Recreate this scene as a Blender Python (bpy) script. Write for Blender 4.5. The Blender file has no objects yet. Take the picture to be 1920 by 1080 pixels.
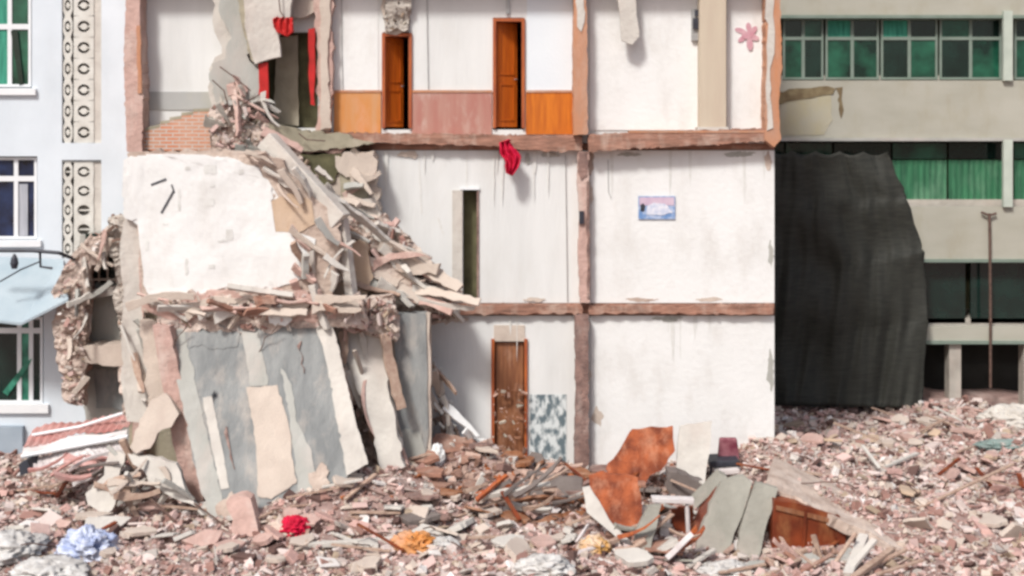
import bpy, bmesh, math, random
from mathutils import Vector, Matrix, noise
R = math.radians
rnd = random.Random(7)
C = bpy.context.scene.collection
S = bpy.context.scene

# ---------------------------------------------------------------- camera / world / sun / exposure
CAMZ, CAMY, F, HOR = 6.1, -24.0, 2400.0, 270.0
cam_d = bpy.data.cameras.new('camera'); cam = bpy.data.objects.new('camera', cam_d); C.objects.link(cam)
cam.location = (0, CAMY, CAMZ); cam.rotation_euler = (R(90), 0, 0)
cam_d.sensor_width = 36; cam_d.lens = 36*F/1920; cam_d.shift_y = -(540-HOR)/1920
cam_d.clip_end = 2000
S.camera = cam
W = bpy.data.worlds.new('World'); S.world = W; W.use_nodes = True
nt = W.node_tree; bg = nt.nodes['Background']; sky = nt.nodes.new('ShaderNodeTexSky')
sky.sky_type = 'NISHITA'; sky.sun_disc = False; sky.sun_elevation = R(48); sky.sun_rotation = R(208)
sky.dust_density = 4.0; sky.air_density = 1.0
nt.links.new(sky.outputs[0], bg.inputs[0]); bg.inputs[1].default_value = 0.085
sl = bpy.data.lights.new('sun', 'SUN'); sl.energy = 2.35; sl.angle = R(9); sl.color = (1, .975, .94)
sun = bpy.data.objects.new('sun', sl); C.objects.link(sun)
_el, _az = R(48), R(208)
_d = Vector((math.sin(_az)*math.cos(_el), math.cos(_az)*math.cos(_el), math.sin(_el)))
sun.rotation_euler = _d.to_track_quat('Z', 'Y').to_euler()
S.view_settings.view_transform = 'Standard'; S.view_settings.look = 'None'
S.view_settings.exposure = 0.52; S.view_settings.gamma = 1
S.cycles.filter_width = 2.9
S.cycles.max_bounces = 5

# ---------------------------------------------------------------- helpers
def P(px, py, Y=0.0):
    k = (Y-CAMY)/F
    return Vector(((px-960)*k, Y, CAMZ-(py-HOR)*k))

def srgb(r, g, b, k=1.0):
    f = lambda c: (c/255/12.92 if c/255 <= .04045 else ((c/255+.055)/1.055)**2.4)*k
    return (f(r), f(g), f(b), 1)

MATS = {}
def mat(name, col, col2=None, scale=2.0, rough=.85, bump=.3, bscale=25, contrast=.5, stretch=(1, 1, 1), spec=.3,
        stain=None, stain_amt=.5, stain_scale=.8, kind='noise', metal=0, vcol=False):
    m = bpy.data.materials.new(name); m.use_nodes = True; n = m.node_tree.nodes; L = m.node_tree.links
    b = n['Principled BSDF']; b.inputs['Roughness'].default_value = rough; b.inputs['Metallic'].default_value = metal
    b.inputs['Specular IOR Level'].default_value = spec
    tc = n.new('ShaderNodeTexCoord'); mp = n.new('ShaderNodeMapping'); mp.inputs['Scale'].default_value = stretch
    L.new(tc.outputs['Object'], mp.inputs['Vector'])
    col2 = col2 or tuple(c*.8 for c in col[:3])+(1,)
    if kind == 'brick':
        t = n.new('ShaderNodeTexBrick'); t.inputs['Scale'].default_value = scale
        t.inputs['Color1'].default_value = col; t.inputs['Color2'].default_value = col2
        t.inputs['Mortar'].default_value = (.5, .46, .42, 1); t.inputs['Mortar Size'].default_value = .012
        t.inputs['Brick Width'].default_value = .24; t.inputs['Row Height'].default_value = .07
        sw = n.new('ShaderNodeCombineXYZ'); sp = n.new('ShaderNodeSeparateXYZ')
        L.new(mp.outputs[0], sp.inputs[0]); L.new(sp.outputs[0], sw.inputs[0]); L.new(sp.outputs[2], sw.inputs[1])
        L.new(sw.outputs[0], t.inputs['Vector']); out = t.outputs['Color']
    elif vcol:
        a = n.new('ShaderNodeVertexColor'); a.layer_name = 'col'; out = a.outputs[0]
    else:
        t = n.new('ShaderNodeTexNoise'); t.inputs['Scale'].default_value = scale; t.inputs['Detail'].default_value = 6
        L.new(mp.outputs[0], t.inputs['Vector'])
        r = n.new('ShaderNodeValToRGB'); r.color_ramp.elements[0].position = .5-contrast*.4; r.color_ramp.elements[1].position = .5+contrast*.4
        r.color_ramp.elements[0].color = col2; r.color_ramp.elements[1].color = col
        L.new(t.outputs[0], r.inputs[0]); out = r.outputs[0]
    if stain:
        t2 = n.new('ShaderNodeTexNoise'); t2.inputs['Scale'].default_value = stain_scale; t2.inputs['Detail'].default_value = 8
        t2.inputs['Roughness'].default_value = .65
        mp2 = n.new('ShaderNodeMapping'); mp2.inputs['Scale'].default_value = (1.6, 1.6, .7); mp2.inputs['Location'].default_value = (len(MATS)*3.1, 0, 2)
        L.new(tc.outputs['Object'], mp2.inputs['Vector']); L.new(mp2.outputs[0], t2.inputs['Vector'])
        r2 = n.new('ShaderNodeValToRGB'); r2.color_ramp.elements[0].position = .5; r2.color_ramp.elements[1].position = .75
        r2.color_ramp.elements[0].color = (0, 0, 0, 1); r2.color_ramp.elements[1].color = (stain_amt,)*3+(1,)
        L.new(t2.outputs[0], r2.inputs[0])
        mx = n.new('ShaderNodeMix'); mx.data_type = 'RGBA'; L.new(r2.outputs[0], mx.inputs[0])
        L.new(out, mx.inputs[6]); mx.inputs[7].default_value = stain; out = mx.outputs[2]
    L.new(out, b.inputs['Base Color'])
    if bump:
        t3 = n.new('ShaderNodeTexNoise'); t3.inputs['Scale'].default_value = bscale; t3.inputs['Detail'].default_value = 5
        L.new(mp.outputs[0], t3.inputs['Vector']); bp = n.new('ShaderNodeBump'); bp.inputs['Strength'].default_value = bump
        bp.inputs['Distance'].default_value = .03
        L.new(t3.outputs[0], bp.inputs['Height']); L.new(bp.outputs[0], b.inputs['Normal'])
    MATS[name] = m; return m

mat('white_plaster', (.765, .77, .76, 1), (.70, .705, .69, 1), 1.1, bump=.3, stain=(.50, .47, .43, 1), stain_amt=.45, stain_scale=1.1, bscale=10, contrast=.6)
mat('blue_white', (.66, .72, .77, 1), (.58, .64, .69, 1), 1.0, bump=.1, stain=(.50, .54, .57, 1), stain_amt=.4)
mat('pale_blue_plaster', (.72, .77, .80, 1), (.67, .72, .76, 1), 1.0, bump=.15)
mat('grey_plaster', (.285, .295, .29, 1), (.20, .21, .21, 1), 2.2, bump=.6, bscale=14, stain=(.50, .45, .40, 1), stain_amt=.75, stain_scale=1.7, stretch=(1.6, 1, .5), contrast=.35)
mat('pale_grey_plaster', (.44, .44, .41, 1), (.34, .34, .31, 1), 2, bump=.3, stain=(.55, .45, .40, 1), stain_amt=.5, stretch=(1, 1, .5))
mat('beige_plaster', (.58, .50, .43, 1), (.48, .41, .35, 1), 2, bump=.4, stain=(.40, .30, .26, 1), stain_amt=.5)
mat('tan_render', (.56, .42, .30, 1), (.50, .37, .27, 1), 2, bump=.3, stain=(.6, .5, .42, 1))
mat('pink_masonry', (.56, .38, .33, 1), (.42, .28, .24, 1), 4, bump=.8, bscale=12, stain=(.62, .54, .48, 1), stain_amt=.7, stain_scale=2)
mat('dark_masonry', (.30, .19, .16, 1), (.14, .09, .08, 1), 5, bump=.9, bscale=14, stain=(.45, .36, .32, 1), stain_amt=.6, stain_scale=3)
mat('brick', (.56, .22, .12, 1), (.50, .26, .17, 1), 1.0, kind='brick', bump=.4, stain=(.62, .42, .32, 1), stain_amt=.6)
mat('concrete', (.46, .43, .38, 1), (.34, .31, .27, 1), 2.5, bump=.6, bscale=10, stain=(.58, .50, .44, 1), stain_amt=.6)
mat('light_concrete', (.60, .57, .52, 1), (.48, .45, .41, 1), 2.5, bump=.5, bscale=12, stain=(.5, .38, .33, 1), stain_amt=.4)
mat('olive_concrete', (.40, .36, .27, 1), (.25, .23, .17, 1), 2.5, bump=.6, bscale=10, stain=(.5, .44, .36, 1), stain_amt=.6)
mat('orange_panel', (.60, .17, .010, 1), (.42, .10, .006, 1), 3, rough=.5, bump=.05, stretch=(6, 6, .6), spec=.4)
mat('faded_orange_panel', (.58, .22, .045, 1), (.54, .28, .13, 1), 2, rough=.6, bump=.1, stretch=(3, 3, .6), stain=(.65, .42, .34, 1), stain_amt=.7)
mat('pink_panel', (.38, .15, .12, 1), (.44, .26, .21, 1), 1.5, rough=.6, bump=.1, stretch=(3, 3, .5), stain=(.56, .46, .40, 1), stain_amt=.9, stain_scale=1.6)
mat('grey_panel', (.42, .42, .41, 1), (.36, .37, .36, 1), 2, bump=.1, stain=(.5, .47, .35, 1))
mat('door_orange', (.55, .13, .008, 1), (.36, .07, .006, 1), 3, rough=.45, bump=.05, stretch=(9, 9, .5), spec=.5)
mat('door_frame', (.46, .13, .035, 1), (.26, .06, .03, 1), 4, rough=.5, bump=.1, stretch=(5, 5, .6))
mat('brown_door', (.30, .13, .06, 1), (.18, .07, .035, 1), 4, rough=.5, bump=.1, stretch=(6, 6, .6), stain=(.5, .33, .24, 1), stain_amt=.6, stain_scale=2)
mat('column_paint', (.50, .22, .11, 1), (.42, .26, .19, 1), 2, bump=.4, stain=(.6, .44, .36, 1), stain_amt=.6, stretch=(2, 2, .5))
mat('slab_edge', (.40, .21, .15, 1), (.20, .11, .08, 1), 5, bump=.7, bscale=12, stain=(.55, .44, .37, 1), stain_amt=.7, stain_scale=2, stretch=(.5, 1, 2))
mat('beige_pillar', (.56, .49, .38, 1), (.50, .42, .33, 1), 1.5, bump=.2, stain=(.46, .34, .26, 1), stain_amt=.4, stretch=(3, 3, .3))
mat('parapet', (.43, .42, .36, 1), (.37, .36, .30, 1), 1.2, bump=.2, stain=(.30, .26, .16, 1), stain_amt=.45, stretch=(.6, 1, 1.5))
mat('rust_stain', (.36, .31, .18, 1), (.24, .19, .10, 1), 2, bump=.4, stain=(.12, .08, .05, 1), stain_amt=.7, stain_scale=3)
mat('frame_green_grey', (.22, .27, .23, 1), (.17, .22, .18, 1), 3, rough=.5, bump=0)
mat('frame_white', (.75, .77, .78, 1), (.70, .72, .74, 1), 3, rough=.5, bump=0)
mat('glass_dark', (.010, .030, .024, 1), (.006, .014, .012, 1), 2, rough=.12, bump=0, spec=.6)
mat('glass_green', (.02, .12, .07, 1), (.004, .02, .014, 1), 1.6, rough=.15, bump=0, spec=.6, contrast=.4)
mat('glass_teal', (.06, .30, .20, 1), (.012, .08, .055, 1), 4, rough=.2, bump=0, spec=.5, contrast=.4)
mat('glass_blue', (.02, .035, .09, 1), (.008, .010, .02, 1), 3, rough=.12, bump=0, spec=.6, contrast=.4)
mat('curtain_green', (.06, .34, .23, 1), (.02, .16, .11, 1), 4, rough=.6, bump=.2, stretch=(6, 6, .5))
mat('curtain_grey', (.45, .46, .50, 1), (.30, .32, .36, 1), 4, rough=.7, bump=.2, stretch=(8, 8, .5))
mat('green_sheet', (.05, .20, .10, 1), (.03, .11, .06, 1), 2, rough=.5, bump=.1, stretch=(5, 1, .6), stain=(.20, .36, .24, 1), stain_amt=.7)
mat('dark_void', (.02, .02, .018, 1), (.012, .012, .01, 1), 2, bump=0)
mat('added_shade', (.040, .041, .034, 1), (.024, .025, .021, 1), 3, rough=.7, bump=.3, bscale=6, stretch=(1, 1, 6))
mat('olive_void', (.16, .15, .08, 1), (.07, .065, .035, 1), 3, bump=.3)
mat('red_paint', (.55, .02, .02, 1), (.35, .015, .012, 1), 4, rough=.5, bump=.1)
mat('red_cloth', (.62, .005, .05, 1), (.42, .004, .03, 1), 6, rough=.7, bump=.4)
mat('metal_grey', (.42, .42, .41, 1), (.30, .30, .30, 1), 5, rough=.45, bump=.05, metal=.3)
mat('metal_dark', (.05, .055, .07, 1), (.03, .03, .04, 1), 5, rough=.5, bump=0)
mat('rebar', (.16, .10, .08, 1), (.08, .05, .04, 1), 9, rough=.7, bump=0)
mat('sheet_white', (.66, .63, .62, 1), (.50, .46, .45, 1), 3, rough=.45, bump=.1, stain=(.45, .30, .28, 1), stain_amt=.4)
mat('sheet_red', (.42, .17, .15, 1), (.52, .30, .27, 1), 3, rough=.6, bump=.2, stain=(.6, .5, .47, 1), stain_amt=.7)
mat('rust_board', (.42, .11, .04, 1), (.17, .04, .018, 1), 3.5, rough=.75, bump=.7, contrast=.35, stain=(.62, .30, .18, 1), stain_amt=.8, stain_scale=2.5)
mat('cabinet_wood', (.24, .05, .016, 1), (.09, .018, .008, 1), 2.5, rough=.5, bump=.2, stain=(.42, .18, .07, 1), stain_amt=.6, stain_scale=2)
mat('grey_board', (.20, .17, .155, 1), (.14, .115, .105, 1), 3, rough=.7, bump=.3)
mat('timber', (.48, .36, .28, 1), (.34, .22, .17, 1), 4, rough=.7, bump=.3, stretch=(3, 3, 3))
mat('sack', (.64, .63, .61, 1), (.36, .34, .32, 1), 5, rough=.6, bump=.5, bscale=9)
mat('blue_bag', (.60, .64, .75, 1), (.30, .36, .55, 1), 5, rough=.4, bump=.5, contrast=.25)
mat('yellow_wrap', (.50, .27, .08, 1), (.66, .5, .36, 1), 5, rough=.5, bump=.5, contrast=.25)
mat('maroon', (.16, .03, .05, 1), (.30, .12, .14, 1), 5, rough=.6, bump=.3, contrast=.3)
mat('poster_pink', (.50, .36, .48, 1), (.62, .50, .58, 1), 5, rough=.4, bump=0)
mat('poster_blue', (.14, .26, .50, 1), (.42, .50, .66, 1), 9, rough=.4, bump=0, contrast=.3)
mat('poster_white', (.72, .72, .78, 1), (.5, .55, .68, 1), 12, rough=.4, bump=0, contrast=.3)
mat('paper_pink', (.50, .22, .28, 1), (.58, .40, .43, 1), 8, rough=.6, bump=0)
mat('poster_scraps', (.62, .66, .66, 1), (.12, .16, .18, 1), 5, rough=.6, bump=.1, contrast=.18, stretch=(1.6, 1, .9))
mat('black_mark', (.06, .065, .07, 1), (.12, .12, .13, 1), 12, bump=0)
mat('smudge', (.60, .60, .57, 1), (.68, .68, .66, 1), 12, bump=0)
mat('awning', (.30, .38, .43, 1), (.40, .47, .51, 1), 1.5, rough=.5, bump=.1)
mat('soil', (.40, .28, .245, 1), (.20, .13, .115, 1), 3, bump=1, bscale=8, stain=(.5, .44, .40, 1), stain_amt=.6)
mat('rubble', (1, 1, 1, 1), vcol=True, bump=.5, bscale=18)
mat('crust', (.60, .50, .44, 1), (.42, .33, .28, 1), 3.5, bump=.9, bscale=22, stain=(.66, .58, .52, 1), stain_amt=.8, stain_scale=2.2)
mat('crust_grey', (.50, .46, .41, 1), (.26, .22, .19, 1), 4, bump=.9, bscale=22, stain=(.62, .58, .52, 1), stain_amt=.7, stain_scale=2.2)
mat('wall_grey_white', (.70, .71, .70, 1), (.62, .63, .62, 1), .9, bump=.2, stretch=(2.5, 1, .35), stain=(.52, .51, .48, 1), stain_amt=.4, bscale=8)
mat('dark_rust', (.12, .08, .045, 1), (.26, .21, .12, 1), 4, bump=.4)
mat('yellow_stain', (.42, .38, .26, 1), (.42, .40, .32, 1), 2, bump=.2, stain=(.44, .40, .20, 1), stain_amt=.6)
mat('grey_slab', (.34, .33, .285, 1), (.25, .24, .205, 1), 2.5, bump=.5, bscale=14, stain=(.46, .38, .34, 1), stain_amt=.6)
mat('torn_render', (.56, .46, .39, 1), (.38, .29, .24, 1), 2.6, bump=.9, bscale=14, stain=(.62, .54, .48, 1), stain_amt=.8, stain_scale=1.8, contrast=.4)
mat('rear_post', (.50, .55, .48, 1), (.42, .47, .41, 1), 3, bump=.1)
mat('screen_block', (.66, .66, .62, 1), (.54, .53, .49, 1), 4, bump=.2, stain=(.45, .42, .36, 1), stain_amt=.4)
mat('plinth', (.34, .40, .46, 1), (.28, .34, .40, 1), 2, bump=.2)
mat('teal_net', (.16, .24, .22, 1), (.30, .34, .32, 1), 6, bump=.3)
M = MATS

def tag(o, label=None, cat=None, group=None, kind=None):
    if label: o['label'] = label
    if cat: o['category'] = cat
    if group: o['group'] = group
    if kind: o['kind'] = kind
    return o

def empty(name, loc, label, cat, group=None):
    o = bpy.data.objects.new(name, None); C.objects.link(o); o.location = loc
    o.empty_display_size = .3
    WL[o.name] = Vector(loc)
    return tag(o, label, cat, group)
WL = {}

class MB:
    def __init__(s): s.v = []; s.f = []; s.c = []
    def add(s, vs, fs, col=None):
        k = len(s.v); s.v += [Vector(v) for v in vs]; s.f += [tuple(i+k for i in f) for f in fs]
        if col: s.c += [col]*len(fs)
        return s
    def box(s, a, b):
        x0, y0, z0 = a; x1, y1, z1 = b
        return s.add([(x0,y0,z0),(x1,y0,z0),(x1,y1,z0),(x0,y1,z0),(x0,y0,z1),(x1,y0,z1),(x1,y1,z1),(x0,y1,z1)],
              [(0,3,2,1),(4,5,6,7),(0,1,5,4),(1,2,6,5),(2,3,7,6),(3,0,4,7)])
    def pbox(s, x0, y0, x1, y1, Y, d):       # pixel rectangle on a plane at depth Y, built d metres deep
        a = P(x0, y1, Y); b = P(x1, y0, Y)
        return s.box((a.x, Y, a.z), (b.x, Y+d, b.z))
    def prism(s, pts, d):                     # pts: 3D outline, d: thickness vector
        n = len(pts); d = Vector(d)
        vs = list(pts)+[p+d for p in pts]
        # orientation
        nor = Vector()
        for i in range(n):
            nor += pts[i].cross(pts[(i+1) % n])
        fs = [tuple(range(n)), tuple(range(2*n-1, n-1, -1))]+[((i+1) % n, i, i+n, (i+1) % n+n) for i in range(n)]
        if nor.dot(d) > 0: fs = [tuple(reversed(f)) for f in fs]
        return s.add(vs, fs)
    def hull(s, c, size, rot, col=None, r=rnd, jit=.28):
        vs = []
        for sx in (-1, 1):
            for sy in (-1, 1):
                for sz in (-1, 1):
                    v = Vector((sx*size[0]*(1-jit*r.random()*1.6), sy*size[1]*(1-jit*r.random()*1.6), sz*size[2]*(1-jit*r.random())))
                    vs.append(rot @ (v*.5)+Vector(c))
        return s.add(vs, [(0,1,3,2),(4,6,7,5),(0,4,5,1),(2,3,7,6),(0,2,6,4),(1,5,7,3)], col)
    def tube(s, pts, r, n=8):
        pts = [Vector(p) for p in pts]; k = len(pts); vs = []
        for i, p in enumerate(pts):
            t = (pts[min(i+1, k-1)]-pts[max(i-1, 0)]).normalized()
            a = t.cross(Vector((.3, .1, 1))).normalized(); b = t.cross(a)
            rr = r[i] if isinstance(r, (list, tuple)) else r
            vs += [p+(a*math.cos(2*math.pi*j/n)+b*math.sin(2*math.pi*j/n))*rr for j in range(n)]
        fs = [(i*n+j, i*n+(j+1) % n, (i+1)*n+(j+1) % n, (i+1)*n+j) for i in range(k-1) for j in range(n)]
        fs += [tuple(range(n))[::-1], tuple(range((k-1)*n, k*n))]
        return s.add(vs, fs)
    def build(s, name, m, parent=None, smooth=False, bevel=0):
        me = bpy.data.meshes.new(name)
        if parent: org = WL[parent.name]
        else:
            xs = [v.x for v in s.v]; ys = [v.y for v in s.v]; zs = [v.z for v in s.v]
            org = Vector(((min(xs)+max(xs))/2, (min(ys)+max(ys))/2, min(zs)))
        me.from_pydata([v-org for v in s.v], [], s.f); me.update()
        me.materials.append(M[m] if isinstance(m, str) else m)
        if s.c:
            at = me.color_attributes.new('col', 'FLOAT_COLOR', 'CORNER')
            data = []
            for p, c in zip(me.polygons, s.c): data += list(c)*p.loop_total
            at.data.foreach_set('color', data)
        o = bpy.data.objects.new(name, me); C.objects.link(o)
        if parent: o.parent = parent; WL[o.name] = org
        else: o.location = org; WL[o.name] = org
        if smooth:
            for p in me.polygons: p.use_smooth = True
        if bevel:
            bv = o.modifiers.new('b', 'BEVEL'); bv.width = bevel; bv.segments = 2; bv.limit_method = 'ANGLE'
        return o

def jag(pts, amp=4, step=14, skip=()):
    out = []; n = len(pts)
    for i in range(n):
        a = pts[i]; b = pts[(i+1) % n]; out.append(tuple(a))
        if i in skip: continue
        L = math.hypot(b[0]-a[0], b[1]-a[1]); k = int(L/step)
        for j in range(1, k):
            if rnd.random() < .22: continue
            t = (j+rnd.uniform(-.38, .38))/k; o = rnd.uniform(-amp, amp)*(1 if rnd.random() < .8 else 1.7)
            nx, ny = -(b[1]-a[1])/L, (b[0]-a[0])/L
            out.append((a[0]+(b[0]-a[0])*t+nx*o, a[1]+(b[1]-a[1])*t+ny*o))
    return out

def poly(pts, Y, d=.15, amp=0, step=14, skip=()):
    """outline in photo pixels -> 3D slab. Y number or function(px,py)"""
    if amp: pts = jag(pts, amp, step, skip)
    f = Y if callable(Y) else (lambda a, b: Y)
    return MB().prism([P(a, b, f(a, b)) for a, b in pts], (0, d, 0))

def warp(x, z):
    v = Vector((x, 3.1, z))
    return .07*noise.noise(v*.6)+.016*noise.noise(v*2.7)+.012*noise.noise(v*8)
def weather(mb, cell=.10, crust=0):
    """triangulate, subdivide and dent a slab so that broken masonry is never a flat cut-out"""
    bm = bmesh.new(); vs = [bm.verts.new(v) for v in mb.v]
    for f in mb.f: bm.faces.new([vs[i] for i in f])
    bmesh.ops.triangulate(bm, faces=bm.faces[:])
    for _ in range(6):
        es = [e for e in bm.edges if e.calc_length() > cell*1.6]
        if not es or len(bm.faces) > 16000: break
        bmesh.ops.subdivide_edges(bm, edges=es, cuts=1)
        bmesh.ops.triangulate(bm, faces=[f for f in bm.faces if len(f.verts) > 3])
    for v in bm.verts:
        if crust:
            q = Vector((v.co.x*.9+v.co.z*.5, v.co.y, v.co.z*2.1-v.co.x*.4)); a = 1-2*abs(noise.noise(q*1.7)); b_ = 1-2*abs(noise.noise(q*4.3+Vector((5, 1, 2))))
            v.co.y -= crust*(.8*a+.45*b_+.3*noise.noise(v.co*13)-.4); v.co.z += crust*.35*noise.noise(v.co*5); v.co.x += crust*.35*noise.noise(v.co*5+Vector((9, 9, 9)))
        v.co.y += warp(v.co.x, v.co.z)
    bm.verts.index_update()
    mb.v = [v.co.copy() for v in bm.verts]; mb.f = [tuple(v.index for v in f.verts) for f in bm.faces]; bm.free(); return mb
def slab(name, pts, Y, m, parent=None, d=.15, amp=3, step=14, skip=(), bevel=0, wob=None):
    mb = poly(pts, Y, d, amp, step, skip)
    if wob is None: wob = callable(Y) or Y < -.55
    if wob: weather(mb)
    o = mb.build(name, m, parent, bevel=bevel if not wob else 0)
    if wob:
        try:
            for p in o.data.polygons: p.use_smooth = True
            o.data.set_sharp_from_angle(angle=R(40))
        except Exception: pass
    return o

def randrot(r=rnd, flat=1.0):
    return Matrix.Rotation(r.uniform(0, 6.28), 3, 'Z') @ Matrix.Rotation(r.gauss(0, .5*flat), 3, 'X') @ Matrix.Rotation(r.gauss(0, .5*flat), 3, 'Y')

PAL = [((.60,.43,.39),5), ((.52,.33,.29),3), ((.57,.48,.41),5), ((.48,.43,.39),2), ((.64,.54,.50),4), ((.70,.66,.63),1.4), ((.30,.17,.14),3), ((.12,.07,.06),2.6), ((.40,.31,.23),1)]
PALW = [w for _, w in PAL]
def pcol(r=rnd, dark=0, pal=None):
    c = r.choices(PAL if pal is None else pal, PALW if pal is None else [w for _, w in pal])[0][0]; k = r.uniform(.82, 1.04)*(1-dark)
    return (min(c[0]*k, .8), min(c[1]*k, .8), min(c[2]*k, .8), 1)

def inpoly(x, y, pts):
    c = False; n = len(pts); j = n-1
    for i in range(n):
        if (pts[i][1] > y) != (pts[j][1] > y) and x < (pts[j][0]-pts[i][0])*(y-pts[i][1])/(pts[j][1]-pts[i][1])+pts[i][0]: c = not c
        j = i
    return c

def crumble(name, pts, Y0, Y1, n, smin, smax, parent, pal=None, long=1.0, seed=1, crust='crust'):
    if crust:
        mbc = poly(jag(pts, 7, 10), (Y0+Y1)/2+.02, .12)
        weather(mbc, .05, min(.16, max(.07, (Y1-Y0)*.3))).build('torn_masonry', crust if pal is None else 'crust_grey', parent)
    """angular broken masonry filling a pixel outline between two depths"""
    r = random.Random(seed); mb = MB(); n = int(n*2.2); smax *= .42; smin *= .4
    x0 = min(p[0] for p in pts); x1 = max(p[0] for p in pts); y0 = min(p[1] for p in pts); y1 = max(p[1] for p in pts)
    k = 0
    while k < n:
        x = r.uniform(x0, x1); y = r.uniform(y0, y1)
        if not inpoly(x, y, pts): continue
        s = smin*(smax/smin)**(r.random()**2.0)
        rot = Matrix.Rotation(r.uniform(0, 6.28), 3, 'Y') @ Matrix.Rotation(r.gauss(0, .5), 3, 'X')
        mb.hull(P(x, y, r.uniform(Y0, Y1)), (s*r.uniform(1, 1+long), s*r.uniform(.5, 1), s*r.uniform(.3, .8)), rot, pcol(r, 0, pal), r)
        k += 1
    return tag(mb.build(name, 'rubble', parent), kind='stuff')

def strips(pts, Y0, Y1, n, l0, l1, ang, spread, ms, parent, seed, w0=.05, w1=.2, name='torn_strip'):
    """long splintered strips of wall and floor, each a mesh of its own"""
    made = []; r = random.Random(seed); k = 0; x0 = min(p[0] for p in pts); x1 = max(p[0] for p in pts); y0 = min(p[1] for p in pts); y1 = max(p[1] for p in pts)
    while k < n:
        x = r.uniform(x0, x1); y = r.uniform(y0, y1)
        if not inpoly(x, y, pts): continue
        L_ = r.uniform(l0, l1); w = r.uniform(w0, w1); c = P(x, y, r.uniform(Y0, Y1)); m_ = max(5, int(L_/.12)); top = []; bot = []
        bend = r.gauss(0, .25); tp = r.uniform(.2, .9)
        for i in range(m_+1):
            u = i/m_-.5; hw = w/2*(1-(1-tp)*(u+.5))
            yy = bend*(u*u-.08)*L_
            top.append(Vector((u*L_+r.uniform(-.02, .02), 0, yy+hw+r.uniform(-.25, .25)*w*.5))); bot.append(Vector((u*L_+r.uniform(-.02, .02), 0, yy-hw-r.uniform(-.25, .25)*w*.5)))
        a = R(-ang+r.gauss(0, spread)); rot = Matrix.Rotation(-a, 3, 'Y') @ Matrix.Rotation(r.gauss(0, .35), 3, 'Z') @ Matrix.Rotation(r.gauss(0, .5), 3, 'X')
        out = [rot @ p+c for p in bot+top[::-1]]
        made.append(MB().prism(out, rot @ Vector((0, r.uniform(.03, .11), 0))).build(name, r.choice(ms), parent, bevel=.006)); k += 1
    return made
PALE = ['beige_plaster', 'light_concrete', 'pale_grey_plaster', 'light_concrete', 'pink_masonry', 'timber', 'beige_plaster']

# terrain height of the rubble field
def H(x, y):
    h = .30*noise.noise(Vector((x*.35, y*.4, 1.3)))+.14*noise.noise(Vector((x*1.1, y*1.1, 7.7)))
    h += .55*math.exp(-((x+.6)**2/3.0+(y+.9)**2/1.2))          # heap against the door
    h -= .32*min(1, max(0, (y-1.5)/4))
    h += .78*math.exp(-((x+2.4)**2/1.7+(y+2.5)**2/1.0))
    h += .30*math.exp(-((x+3.4)**2/1.0+(y+3.3)**2/.5))
    h += .62*math.exp(-((x-5.0)**2/1.6+(y+.3)**2/1.8))
    h += .25*math.exp(-((x-6.3)**2/3.0+(y-.5)**2/6.0))
    ey = -3.35-(x-4.1)*.58                                      # the sloping slab's front edge
    if 3.4 < x < 7.2 and -6.5 < y < 1:
        w = min(1, max(0, (x-3.9)/.4))*min(1, max(0, (6.6-x)/1.6)); w2 = 1/(1+math.exp(-(y-ey-.35)/.12)); w3 = math.exp(-max(0, y-ey)**2/6)
        h += .5*w*w2*w3
    h -= .42*math.exp(-((x-4.1)**2/2.4+(y+4.5)**2/.5))
    h -= .12*math.exp(-((x+7.6)**2/3.0+(y+1.8)**2/2.0))
    far = min(1, max(0, (abs(x)-16)/10))
    return h*(1-far)-.05

# ---------------------------------------------------------------- the ground
def ground():
    mb = MB(); nx, ny = 220, 130
    xs = [-400, -120, -50]+[-24+48*i/nx for i in range(nx+1)]+[50, 120, 400]
    ys = [-300, -80, -30]+[-14+28*i/ny for i in range(ny+1)]+[30, 80, 300]
    vs = [(x, y, H(x, y)*(1 if -14 <= y <= 14 else 0)) for y in ys for x in xs]; w = len(xs)
    fs = [(j*w+i, j*w+i+1, (j+1)*w+i+1, (j+1)*w+i) for j in range(len(ys)-1) for i in range(w-1)]
    mb.add(vs, fs); o = mb.build('ground', 'soil', smooth=True); tag(o, kind='structure')
ground()

# ---------------------------------------------------------------- rear factory building on the right (Y = 8)
YR = 8.0
rb = empty('factory_building', (10.5, YR, 0), 'grey factory block with bands of green windows behind the rubble on the right', 'building')
def rz(py): return P(0, py, YR).z
XL, XRr = P(1385, 0, YR).x, P(2300, 0, YR).x
for (t, b_) in ((-150, 30), (151, 260), (388, 487), (612, 640)):
    mb = MB(); mb.box((XL, YR, rz(b_)), (XRr, YR+.22, rz(t))); mb.build('parapet', 'parapet', rb)
    mb = MB(); mb.box((XL-.02, YR-.07, rz(b_)-.06), (XRr, YR+.3, rz(b_)+.02)); mb.build('sill_band', 'frame_green_grey' if b_ != 260 else 'pale_grey_plaster', rb)
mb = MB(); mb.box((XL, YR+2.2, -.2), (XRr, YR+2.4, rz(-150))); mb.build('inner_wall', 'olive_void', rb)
mb = MB(); mb.box((XL, YR+.3, -.2), (XL+.2, YR+8, rz(-150))); mb.build('side_wall', 'parapet', rb); mb = MB(); mb.box((XRr-.2, YR+.3, -.2), (XRr, YR+8, rz(-150))); mb.build('side_wall', 'parapet', rb)
mb = MB(); mb.box((XL-.1, YR-.1, rz(-150)), (XRr+.1, YR+8, rz(-170))); mb.build('roof', 'concrete', rb)
for t in (140, 375, 600):
    mb = MB(); mb.box((XL+.2, YR+.3, rz(t+14)), (XRr-.2, YR+2.2, rz(t))); mb.build('floor_slab', 'concrete', rb)
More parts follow.
